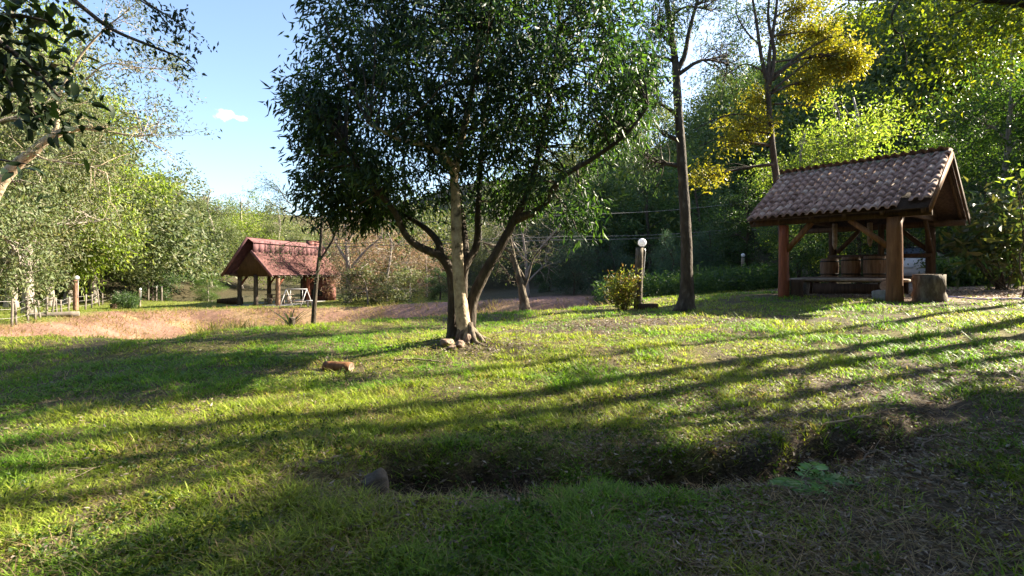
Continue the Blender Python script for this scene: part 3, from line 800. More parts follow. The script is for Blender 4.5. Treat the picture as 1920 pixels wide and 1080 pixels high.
mb.tube(pts, [0.10, 0.14, 0.15, 0.145, 0.15, 0.155, 0.15, 0.15, 0.145, 0.15, 0.14, 0.1], 10, bump=0.06, seed=8)
mb.V = [v * np.array([1, 1.7, 0.42]) + np.array([0, 0, 0.57 * 0.58]) for v in mb.V]
mb.build('slab', M['wood_grey'], r, True)
def log_thing(name, label, loc, rz, length, rad, mat, upright=False, group=None, cat='log', bump=0.06, seed=1):
    r = thing(name, label, cat, loc, rz, group)
    mb = MB()
    if upright:
        zz = np.linspace(-0.08, length, 7); rr = rad * np.array([1.12, 1.05, 1.0, 0.97, 0.97, 0.98, 0.95])
        mb.tube([(0, 0, z) for z in zz], rr, 16, bump=bump, seed=seed)
        o = mb.build('bark', mat, r, True)
        mb = MB(); mb.lathe([(0.0, length + 0.004), (rad * 0.9, length + 0.002)], 16); mb.build('cut_face', M['wood_grey'], r)
    else:
        mb.tube([(x, 0, rad * 0.92) for x in np.linspace(-length / 2, length / 2, 6)], rad, 14, bump=bump, seed=seed)
        mb.build('bark', mat, r, True)
        for s in (-1, 1):
            mb = MB(); a = np.linspace(0, 2 * math.pi, 14, endpoint=False)
            V = [(s * (length / 2 + 0.004), rad * 0.88 * math.cos(t), rad * 0.92 + rad * 0.88 * math.sin(t)) for t in a]
            mb.poly(V, [list(range(14)) if s > 0 else list(range(13, -1, -1))]); mb.build('cut_face', M['wood_grey'], r)
    return r
def block_thing(name, label, loc, rz, size, mat, cat, seed=0, round_=0.3):
    r = thing(name, label, cat, loc, rz)
    mb = rock_mesh(size, seed, round_)
    o = mb.build('stone_body', mat, r, False)
    return r
def rock_mesh(size, seed, round_=0.5, nu=22, nv=14):
    """irregular stone: a superellipsoid pushed about by noise; sits on z=0"""
    rs = np.random.default_rng(seed); mb = MB()
    u = np.linspace(0, 2 * math.pi, nu, endpoint=False); v = np.linspace(-math.pi / 2, math.pi / 2, nv)
    e = round_
    def sp(c, p): return np.sign(c) * np.abs(c) ** p
    V = []
    for vv in v:
        for uu in u:
            V.append((sp(math.cos(vv), e) * sp(math.cos(uu), e), sp(math.cos(vv), e) * sp(math.sin(uu), e), sp(math.sin(vv), e)))
    V = np.array(V, float)
    ph = rs.random(9) * 6
    k = 1 + 0.10 * np.sin(3 * V[:, 0] + ph[0]) * np.cos(2.5 * V[:, 1] + ph[1]) + 0.08 * np.sin(4 * V[:, 2] + 3 * V[:, 0] + ph[2]) + 0.05 * np.sin(9 * V[:, 1] + 7 * V[:, 2] + ph[3])
    if round_ > 0.8:                           # broken faces
        for j in range(9):
            nn = unit(rs.normal(size=3)); dd = 0.72 + 0.22 * rs.random()
            ex_ = np.maximum(V @ nn - dd, 0); V = V - np.outer(ex_, nn) * 0.9
    V = V * k[:, None] * np.array(size) / 2
    V[:, 2] += size[2] * 0.45
    Q = [[r_ * nu + i, r_ * nu + (i + 1) % nu, (r_ + 1) * nu + (i + 1) % nu, (r_ + 1) * nu + i] for r_ in range(nv - 1) for i in range(nu)]
    mb.add(V, Q=Q)
    return mb
def stone(name, label, loc, rz, size, seed, mat='rock', round_=0.6, group=None, cat='rock'):
    o = rock_mesh(size, seed, round_).build(name, M[mat])
    o.location = loc; o.rotation_euler = (0, 0, rz)
    return tag(o, label, cat, group)
def shed_g(u, v):
    p = shed_pt(u, v, 0); p[2] = gz(p[0], p[1]) - 0.02; return p.tolist()
stone('concrete_block', 'grey concrete block beside the foot of the orange shed post', shed_g(1.0, 0.62), RZ_A, (0.55, 0.34, 0.30), 3, 'concrete', 0.18, cat='block')
log_thing('log_section', 'short log lying on the concrete block under the bench end', (np.array(shed_g(0.98, 1.1)) + [0, 0, 0.22]).tolist(), RZ_A + math.pi / 2, 0.9, 0.17, M['wood_dark'])
stone('support_stone', 'rough grey stone carrying the bench end by the round red post', shed_g(3.25, 1.15), RZ_A, (0.45, 0.4, 0.5), 5, 'rock', 0.35, cat='stone')
log_thing('log_stool', 'dark upright log stool next to the round red post', shed_g(3.15, 0.55), 0.3, 0.52, 0.17, M['wood_dark'], True, cat='stool')
log_thing('tree_stump', 'large sawn tree stump section standing beside the drive', (lambda p: [p[0], p[1], gz(p[0], p[1]) - 0.02])(place(1742, 560, 12.6)), 0.5, 0.70, 0.33, M['bark_main'], True, cat='stump', bump=0.2, seed=6)
# paper notice pinned inside the shed
mb = MB(); mb.box((0, 0, 0), (0.10, 0.012, 0.14)); o = mb.build('paper_notice', M['white_paint']); p = shed_pt(1.84, 3.57, 1.14); o.location = p; o.rotation_euler = (0, 0, RZ_A)
tag(o, 'small white paper notice on the dark post inside the shed', 'notice')
mb = MB(); mb.tube([shed_pt(1.84, 3.66, z) for z in (-0.1, 1.0, 2.3)], 0.085, 8, bump=0.06); o = mb.build('inner_post', M['wood_dark'], shed, True); o.location = -np.array(shed.location)

# ------------------------------------------------------------------ white car behind the shed
def build_car(loc, rz):
    root = thing('parked_car', 'white hatchback car parked behind the tiled shed', 'car', loc, rz)
    # stations along x (front +): (x, half width low, half width belt, z bottom, z belt)
    st = [(-1.95, 0.70, 0.66, 0.42, 0.86), (-1.88, 0.80, 0.74, 0.26, 0.95), (-1.4, 0.86, 0.81, 0.22, 0.98), (-0.6, 0.87, 0.83, 0.2, 0.96), (0.3, 0.87, 0.83, 0.2, 0.94), (1.1, 0.86, 0.80, 0.22, 0.90), (1.7, 0.82, 0.74, 0.24, 0.78), (1.95, 0.72, 0.66, 0.3, 0.66)]
    mb = MB(); V = []
    for x, wl_, wb, z0, z1 in st:
        zm = (z0 + z1) / 2
        V += [(x, -wl_ * 0.9, z0), (x, -wl_, z0 + 0.1), (x, -wl_ * 1.01, zm), (x, -wb, z1 - 0.03), (x, -wb * 0.9, z1), (x, 0, z1 + 0.02), (x, wb * 0.9, z1), (x, wb, z1 - 0.03), (x, wl_ * 1.01, zm), (x, wl_, z0 + 0.1), (x, wl_ * 0.9, z0), (x, 0, z0 - 0.01)]
    n = 12
    Q = [[r_ * n + i, (r_ + 1) * n + i, (r_ + 1) * n + (i + 1) % n, r_ * n + (i + 1) % n] for r_ in range(len(st) - 1) for i in range(n)]
    mb.poly(V, Q + [list(range(n)), list(range((len(st) - 1) * n + n - 1, (len(st) - 1) * n - 1, -1))])
    mb.build('body', M['car_paint'], root, True)
    cab = [(-1.82, 0.70, 0.93), (-1.45, 0.60, 1.44), (-0.6, 0.60, 1.50), (0.25, 0.58, 1.44), (1.05, 0.70, 0.92)]
    top = MB()
    V = []
    for x, w_, z in cab[1:4]:
        V += [(x, -w_, z - 0.03), (x, -w_ * 0.7, z), (x, w_ * 0.7, z), (x, w_, z - 0.03)]
    top.poly(V, [[r_ * 4 + i, (r_ + 1) * 4 + i, (r_ + 1) * 4 + i + 1, r_ * 4 + i + 1] for r_ in range(2) for i in range(3)])
    top.build('roof', M['car_paint'], root, True)
    for s in (-1, 1):
        side = [(-1.7, s * 0.735, 0.95), (0.85, s * 0.745, 0.92), (0.22, s * 0.60, 1.40), (-1.40, s * 0.62, 1.40)]
        for k in range(2):
            f0, f1 = (0.06, 0.46) if k == 0 else (0.52, 0.96)
            a, b, c, d = (np.array(q) for q in side)
            V = [lerp(a, b, f0), lerp(a, b, f1), lerp(d, c, f1), lerp(d, c, f0)]
            mb = MB(); mb.poly(V, [[0, 1, 2, 3] if s < 0 else [3, 2, 1, 0]]); mb.build('side_window', M['car_glass'], root)
        for p, q in (((-1.78, s * 0.72, 0.94), (-1.44, s * 0.61, 1.42)), ((-0.45, s * 0.742, 0.95), (-0.5, s * 0.612, 1.43)), ((0.98, s * 0.74, 0.92), (0.25, s * 0.595, 1.42))):
            mb = MB(); mb.bar(p, q, 0.08, 0.07); mb.build('pillar', M['car_paint'], root)
        mb = MB(); mb.V = []
        mb = rock_mesh((0.12, 0.22, 0.15), 2, 0.7); o = mb.build('mirror', M['car_paint'], root, True); o.location = (0.72, s * 0.94, 0.93)
        mb = MB(); mb.box((-1.80, s * 0.70, 0.80), (0.16, 0.16, 0.26)); mb.build('tail_light', M['tail_red'], root)
        for x in (-1.25, 1.22):
            mb = MB(); mb.lathe([(0.19, -0.10), (0.29, -0.10), (0.31, -0.07), (0.31, 0.07), (0.29, 0.10), (0.19, 0.10)], 24)
            w = mb.build('wheel', M['rubber'], root, True); w.location = (x, s * 0.79, 0.31); w.rotation_euler = (math.pi / 2, 0, 0)
            mb = MB(); mb.lathe([(0.0, 0.085), (0.1, 0.07), (0.2, 0.09), (0.2, -0.09), (0.1, -0.07), (0, -0.085)], 18); mb.build('rim', M['alloy'], w, True)
    mb = MB(); mb.poly([(-1.76, -0.66, 0.96), (-1.76, 0.66, 0.96), (-1.50, 0.56, 1.40), (-1.50, -0.56, 1.40)], [[3, 2, 1, 0]]); mb.build('rear_window', M['car_glass'], root)
    mb = MB(); mb.poly([(1.0, -0.66, 0.94), (1.0, 0.66, 0.94), (0.30, 0.56, 1.41), (0.30, -0.56, 1.41)], [[0, 1, 2, 3]]); mb.build('windscreen', M['car_glass'], root)
    mb = MB(); mb.box((-1.955, 0, 0.62), (0.02, 0.4, 0.13)); mb.build('number_plate', M['plate'], root)
    return root
cx_, cy_ = 17.1, 22.0
build_car((cx_, cy_, gz(cx_, cy_)), math.radians(57))

# ------------------------------------------------------------------ red pavilion (left)
def build_pavilion():
    dn = 37.0; apex = place(463, 448, dn); gdir = unit(np.array([0.98, -0.19, 0.0])); ldir = unit(np.array([0.19, 0.98, 0.0]))
    L, HW, RISE = 9.6, 2.05, 2.70
    gnd = -0.97
    ez = apex[2] - RISE                     # eave level
    base = np.array([apex[0], apex[1], gnd])
    root = thing('red_pavilion', 'open barbecue pavilion with steep red tiled roof and raised ridge', 'pavilion', base.tolist())
    def W(g, l, z): return gdir * g + ldir * l + np.array([0, 0, z])       # local: z above ground
    EH = ez - gnd; AP = apex[2] - gnd
    def part(name, mb, mat, parent=root, smooth=False, kind=None): return mb.build(name, M[mat], parent, smooth, kind)
    # corrugated tile planes: lower slopes on both sides, the upper left slope runs on to the ridge
    def slope(g0, z0, g1, z1, l0, l1, nc, amp=0.035):
        mb = MB(); V = []
        nx = nc * 4 + 1
        nrm = unit(np.array([-(z1 - z0), 0, (g1 - g0)])); nrm = nrm if nrm[2] > 0 else -nrm
        rows = 13
        for r_ in range(rows):
            for (tt, lift) in (((r_ / rows), 0.035), ((r_ + 1) / rows, 0.0)):
                for i in range(nx):
                    l_ = l0 + (l1 - l0) * i / (nx - 1)
                    h = amp * (0.5 + 0.5 * math.sin(i / 4 * 2 * math.pi)) + lift
                    g = g0 + (g1 - g0) * tt; z = z0 + (z1 - z0) * tt
                    V.append(gdir * (g + nrm[0] * h) + ldir * l_ + np.array([0, 0, z + nrm[2] * h]))
        Q = []
        for r_ in range(rows * 2 - 1):
            Q += [[r_ * nx + i, r_ * nx + i + 1, (r_ + 1) * nx + i + 1, (r_ + 1) * nx + i] for i in range(nx - 1)]
        mb.add(V, Q=Q); return mb
    zr = EH + RISE * 0.66                   # top of the lower right slope, under the raised wall
    g_r = HW * 0.34 - 0.28
    part('roof_slope', slope(HW, EH, g_r, zr, 0, L, 30), 'tile_red', smooth=True)
    part('roof_slope', slope(-HW, EH, 0.10, AP + 0.12, 0, L, 30), 'tile_red', smooth=True)
    part('upper_roof_slope', slope(0.62, AP - 0.30, 0.02, AP + 0.10, -0.05, L + 0.05, 30, 0.008), 'red_board', smooth=True)
    nbd = 16
    for k in range(nbd):                    # boards of the raised wall
        mb = MB(); l0 = k * L / nbd + 0.012; l1 = (k + 1) * L / nbd - 0.012
        mb.bar(W(g_r + 0.10 + 0.01 * (k % 2), (l0 + l1) / 2, zr - 0.1), W(g_r + 0.10 + 0.01 * (k % 2), (l0 + l1) / 2, AP - 0.12), 0.03, l1 - l0, up=ldir)
        part('wall_board', mb, 'red_board')
    # gable infill and barge boards
    for l_, in ((0.9,), (L - 0.3,)):
        mb = MB(); mb.poly([W(-HW * 0.93, l_, EH - 0.02), W(HW * 0.93, l_, EH - 0.02), W(g_r, l_, zr), W(0.1, l_, AP - 0.1), W(-HW * 0.93, l_ + 0.04, EH - 0.02), W(HW * 0.93, l_ + 0.04, EH - 0.02), W(g_r, l_ + 0.04, zr), W(0.1, l_ + 0.04, AP - 0.1)], [[0, 1, 2, 3], [7, 6, 5, 4], [0, 4, 5, 1], [3, 2, 6, 7]])
        part('gable_panel', mb, 'wood_dark')  # dark colour puts the shade under the gable into the panel
    for a, b in ((W(-HW - 0.05, -0.06, EH - 0.05), W(0.08, -0.06, AP + 0.1)), (W(HW + 0.05, -0.06, EH - 0.05), W(g_r - 0.05, -0.06, zr + 0.02))):
        mb = MB(); mb.bar(a, b, 0.05, 0.2); part('barge_board', mb, 'red_board')
    # rafter tails along the right eave
    for k in range(14):
        mb = MB(); l_ = 0.1 + k * (L - 0.2) / 13
        mb.bar(W(HW - 0.7, l_, EH + 0.62), W(HW + 0.02, l_, EH - 0.13), 0.07, 0.1); part('rafter_tail', mb, 'wood_white' if k % 1 == 0 else 'red_board')
    # posts with braces
    for g, l_, mt in ((1.62, 1.3, 'bark_red'), (1.62, 5.2, 'wood_red'), (1.62, 9.2, 'bark_red'), (-1.6, 1.2, 'bark_dark'), (-1.6, 4.6, 'bark_dark'), (-1.6, 9.2, 'bark_dark'), (0.0, 0.95, 'bark_dark')):
        mb = MB(); mb.tube([W(g, l_, z) for z in np.linspace(-0.2, EH + 0.05, 6)], [0.19, 0.17, 0.165, 0.16, 0.155, 0.15], 9, bump=0.1, seed=int(l_ * 7)); part('post', mb, mt, smooth=True)
        if abs(g) > 1:
            mb = MB(); mb.bar(W(g, l_ + 0.1, EH - 0.75), W(g, l_ + 0.85, EH - 0.05), 0.10, 0.12); part('brace', mb, 'wood_red')
    for g in (1.62, -1.6):
        mb = MB(); mb.bar(W(g, 0.2, EH + 0.05), W(g, L - 0.1, EH + 0.05), 0.15, 0.18); part('wall_plate', mb, 'wood_dark')
    mb = MB(); mb.bar(W(-1.7, 1.0, EH + 0.02), W(1.7, 1.0, EH + 0.02), 0.15, 0.2, ); part('tie_beam', mb, 'wood_dark')
    # low parapet of dark boards on the left and the floor slab
    mb = MB(); mb.box((gdir * 0 + ldir * 5.2 + np.array([0, 0, -0.02])), (4.2, 9.5, 0.10), rot=np.stack([gdir, ldir, [0, 0, 1]], 1)); part('floor_slab', mb, 'concrete')
    for k in range(10):
        mb = MB(); mb.box(W(-2.5 - 0.28 * k, 2.5 + 0.05 * k, 0.25 - 0.006 * k), (0.26, 0.08, 0.62 - 0.03 * k), rot=np.stack([gdir, ldir, [0, 0, 1]], 1)); part('parapet_board', mb, 'wood_dark')
    # brick barbecue with chimney at the far end
    mb = MB(); mb.box(W(0.3, 8.6, EH / 2), (2.5, 0.6, EH), rot=np.stack([gdir, ldir, [0, 0, 1]], 1)); part('barbecue_wall', mb, 'brick_red')
    mb = MB(); mb.box(W(0.5, 8.25, 0.7), (1.0, 0.14, 0.6), rot=np.stack([gdir, ldir, [0, 0, 1]], 1)); part('oven_mouth', mb, 'black')
    mb = MB(); mb.tube([W(1.95, 8.2, z) for z in (-0.1, 0.9, 1.75)], [0.36, 0.34, 0.33], 12); part('brick_column', mb, 'brick_red', smooth=True)
    for k in range(2):
        mb = MB(); mb.box(W(0.55 - 0.35, L - 1.2 - k * 0.75, AP - 0.15), (0.5, 0.5, 1.0), rot=np.stack([gdir, ldir, [0, 0, 1]], 1)); part('chimney', mb, 'brick_red')
    return root, base, gdir, ldir
pav, pav_base, pg, pl = build_pavilion()
PROT = math.atan2(pg[1], pg[0])
def pav_w(g, l, z=0.03): return (pav_base + pg * g + pl * l + np.array([0, 0, z])).tolist()

# swing frame, tables and bench by the pavilion
r = thing('swing_frame', 'white pipe swing frame standing at the pavilion edge', 'swing', place(556, 574, 35.2).tolist())
r.location.z = gz(r.location.x, r.location.y)
for s in (-0.72, 0.72):
    for e in (-0.26, 0.26):
        mb = MB(); mb.tube([(s + e * 1.0, e * 2.0, -0.05), (s, 0, 1.28)], 0.026, 8); mb.build('leg', M['white_paint'], r, True)
mb = MB(); mb.tube([(-0.75, 0, 1.28), (0.75, 0, 1.28)], 0.035, 8); mb.build('top_bar', M['white_paint'], r, True)
mb = MB(); mb.box((0, 0, 0.42), (0.9, 0.35, 0.04)); mb.build('swing_seat', M['wood_grey'], r)
for s in (-0.42, 0.42):
    mb = MB(); mb.tube([(s, 0, 0.42), (s, 0, 1.26)], 0.012, 6); mb.build('chain', M['galv'], r)
def table(name, label, loc, rz, size, mat, bench=True):
    r = thing(name, label, 'table', loc, rz)
    lx, ly, hz = size
    for k in range(4):
        mb = MB(); mb.box((0, -ly / 2 + (k + 0.5) * ly / 4, hz), (lx, ly / 4 - 0.015, 0.05)); mb.build('plank', M[mat], r)
    for sx in (-1, 1):
        mb = MB(); mb.box((sx * (lx / 2 - 0.2), 0, hz / 2), (0.09, ly * 0.7, hz - 0.05)); mb.build('leg', M[mat], r)
    if bench:
        for s in (-1, 1):
            mb = MB(); mb.box((0, s * (ly / 2 + 0.35), 0.42), (lx, 0.25, 0.05)); mb.build('seat', M[mat], r)
            for sx in (-1, 1):
                mb = MB(); mb.box((sx * (lx / 2 - 0.25), s * (ly / 2 + 0.35), 0.2), (0.08, 0.2, 0.4)); mb.build('leg', M[mat], r)
    return r
table('picnic_table', 'wooden picnic table with benches under the red pavilion', pav_w(0.25, 3.4), PROT + 0.1, (2.0, 0.8, 0.74), 'wood_grey')
table('small_table', 'small white table in front of the pavilion oven', (lambda p: [p[0], p[1], gz(p[0], p[1])])(place(582, 570, 35.6)), 0.2, (0.7, 0.5, 0.45), 'white_paint', False)

# ------------------------------------------------------------------ lamps
def lamp(name, label, base, h, pr, gr, group, mat='bark_grey', cat='lamp', lean=0.0):
    r = thing(name, label, cat, base, 0, group)
    mb = MB(); mb.tube([(lean * z, 0, z) for z in np.linspace(-0.1, h - gr * 2.2, 7)], pr * np.array([1.1, 1.03, 1, 0.98, 0.97, 0.96, 0.94]), 10, bump=0.07, seed=int(h * 100)); mb.build('post', M[mat], r, True)
    x0 = lean * h + pr * 0.55
    mb = MB(); mb.lathe([(gr * 0.38, -gr * 1.32), (gr * 0.5, -gr * 1.05), (gr * 0.42, -gr * 0.9)], 14); o = mb.build('collar', M['black'], r, True); o.location = (x0, 0, h - gr)
    mb = MB(); t = np.linspace(-math.pi / 2, math.pi / 2, 13); mb.lathe([(max(gr * math.cos(a), 0.0005), gr * math.sin(a)) for a in t], 24)
    o = mb.build('globe', M['globe'], r, True); o.location = (x0, 0, h - gr)
    mb = MB(); mb.tube([(x0 + pr * 0.55, -0.02, h - gr * 2.35), (x0 + pr * 0.75, -0.02, h - gr * 3.2), (lean * h * 0.5 + pr * 1.12, -0.02, h * 0.5), (pr * 1.15, -0.02, h * 0.38)], 0.013, 6); mb.build('conduit', M['galv'], r, True)
    return r
def gpos(px, d): return ground_at(px, d).tolist()
G_L = 'globe lamps on wooden posts'
b = gpos(1196, 15.5); lamp('globe_lamp', 'white globe lamp on wooden post beside the yellow-green bush', b, place(0, 447, 15.5)[2] - b[2], 0.125, 0.13, G_L, 'bark_main', lean=0.03)
b = gpos(1392, 23); lamp('globe_lamp', 'small globe lamp on thin pale post before dark woods', b, place(0, 475, 23)[2] - b[2], 0.05, 0.085, G_L, 'wood_grey')
b = gpos(142, 29.5); lamp('globe_lamp', 'lamp on thick brown post at the grass rim near the wire fence', b, place(0, 517, 29.5)[2] - b[2], 0.13, 0.11, G_L, 'bark_red')
b = gpos(262, 36); lamp('globe_lamp', 'short white-topped post lamp just behind the clipped round bush', b, place(0, 540, 36)[2] - b[2], 0.08, 0.08, G_L, 'wood_grey')
for px, d, top, lb in ((278, 44, 528, 'tallest pale post standing at the pond corner'), (293, 46, 538, 'white-capped pale post in the middle by the pond'), (303, 47, 537, 'thin pale post nearest the water of the pond')):
    b = gpos(px, d); r = thing('pond_post', lb, 'post', b, 0, 'pale posts by the pond')
    h = place(0, top, d)[2] - b[2]
    mb = MB(); mb.tube([(0, 0, z) for z in np.linspace(-0.1, h, 4)], 0.075, 8, bump=0.08); mb.build('shaft', M['wood_white'], r, True)
    mb = MB(); mb.lathe([(0.09, h - 0.08), (0.095, h), (0.0, h + 0.03)], 8); mb.build('cap', M['white_paint'], r)

# ------------------------------------------------------------------ wire fence at the left
fr = thing('wire_fence', 'weathered post and wire fence along the edge of the left wood', 'fence', gpos(60, 27))
fo = np.array(fr.location)
fpts = []
for px, d, top in ((-20, 19.5, 560), (22, 21, 560), (30, 21.5, 566), (53, 22.6, 555), (66, 23.5, 557), (75, 24.2, 563), (88, 25, 554), (97, 25.8, 557), (106, 26.6, 558), (115, 27.4, 562), (128, 28.8, 556), (160, 31, 552), (172, 33, 552), (186, 35, 538), (192, 37, 550), (208, 41, 553), (222, 44, 549), (243, 47, 548)):
    g = ground_at(px, d); h = place(0, top, d)[2] - g[2]; h = max(h, 0.55)
    ln = rng.normal() * 0.11
    mb = MB(); mb.tube([np.array([ln * z, 0, z]) + g - fo for z in np.linspace(-0.1, h, 4)], 0.045, 7, bump=0.25, seed=px + 50); mb.build('fence_post', M['wood_white'], fr, True)
    fpts.append((g, h))
for lev in (0.3, 0.62, 0.9):
    mb = MB(); mb.tube([g + np.array([0, 0, h * lev]) - fo for g, h in fpts], 0.005, 4, cap=False); mb.build('wire', M['wire_fence'], fr)

log_thing('fallen_log', 'pale sawn log leaning low beside the wire fence', gpos(100, 25.2), 0.6, 2.0, 0.13, M['wood_white'], cat='log')
log_thing('cut_stump', 'small dark stump left of the clipped round bush', gpos(213, 34), 0.2, 0.32, 0.2, M['wood_dark'], True, cat='stump')

# power lines crossing before the right-hand wood
for k, (y0, y1, lb) in enumerate(((402, 362, 'uppermost thin cable crossing before the dark wood'), (443, 412, 'middle thin cable crossing before the dark wood'), (449, 418, 'lowest thin cable crossing before the dark wood'))):
    a = place(1080, y0, 27); b = place(1500, y1, 33); t = np.linspace(0, 1, 14)[:, None]
    pts = a * (1 - t) + b * t; pts = pts + (b - a) * 0; pts[:, 2] -= 0.5 * 4 * (t * (1 - t))[:, 0] * 0.6
    a2 = a + (a - b) * 0.8; b2 = b + (b - a) * 1.2
    mb = MB(); mb.tube(np.concatenate([[a2 + [0, 0, 0.5]], pts, [b2 + [0, 0, 0.8]]]), 0.014, 5); o = mb.build('power_cable', M['wire'])
    tag(o, lb, 'cable', 'power cables over the valley')
# garden hose on the drive
hp = [place(px, py, d) for px, py, d in ((1745, 551, 13.4), (1780, 552, 13.2), (1830, 556, 12.6), (1880, 556, 12.4), (1940, 555, 12.2), (2050, 553, 12.4))]
hp = [np.array([p[0], p[1], gz(p[0], p[1]) + 0.03]) for p in spline(hp, 24)]
mb = MB(); mb.tube(hp, 0.02, 8); tag(mb.build('garden_hose', M['hose'], smooth=True), 'violet garden hose lying across the leaf-strewn drive', 'hose')
# plank wall behind the stump
pw = thing('plank_fence', 'dark brown upright plank fence behind the big stump', 'fence', (19.3, 21.0, gz(19.3, 21.0)), math.radians(-8))
for k in range(15):
    mb = MB(); mb.box((-1.5 + k * 0.22, 0.01 * (k % 2), 0.72 + 0.03 * math.sin(k * 2.2)), (0.2, 0.03, 1.5)); mb.build('plank', M['wood_dark'], pw)
for z in (0.35, 1.1):
    mb = MB(); mb.box((0.05, 0.06, z), (3.3, 0.05, 0.09)); mb.build('rail', M['wood_dark'], pw)

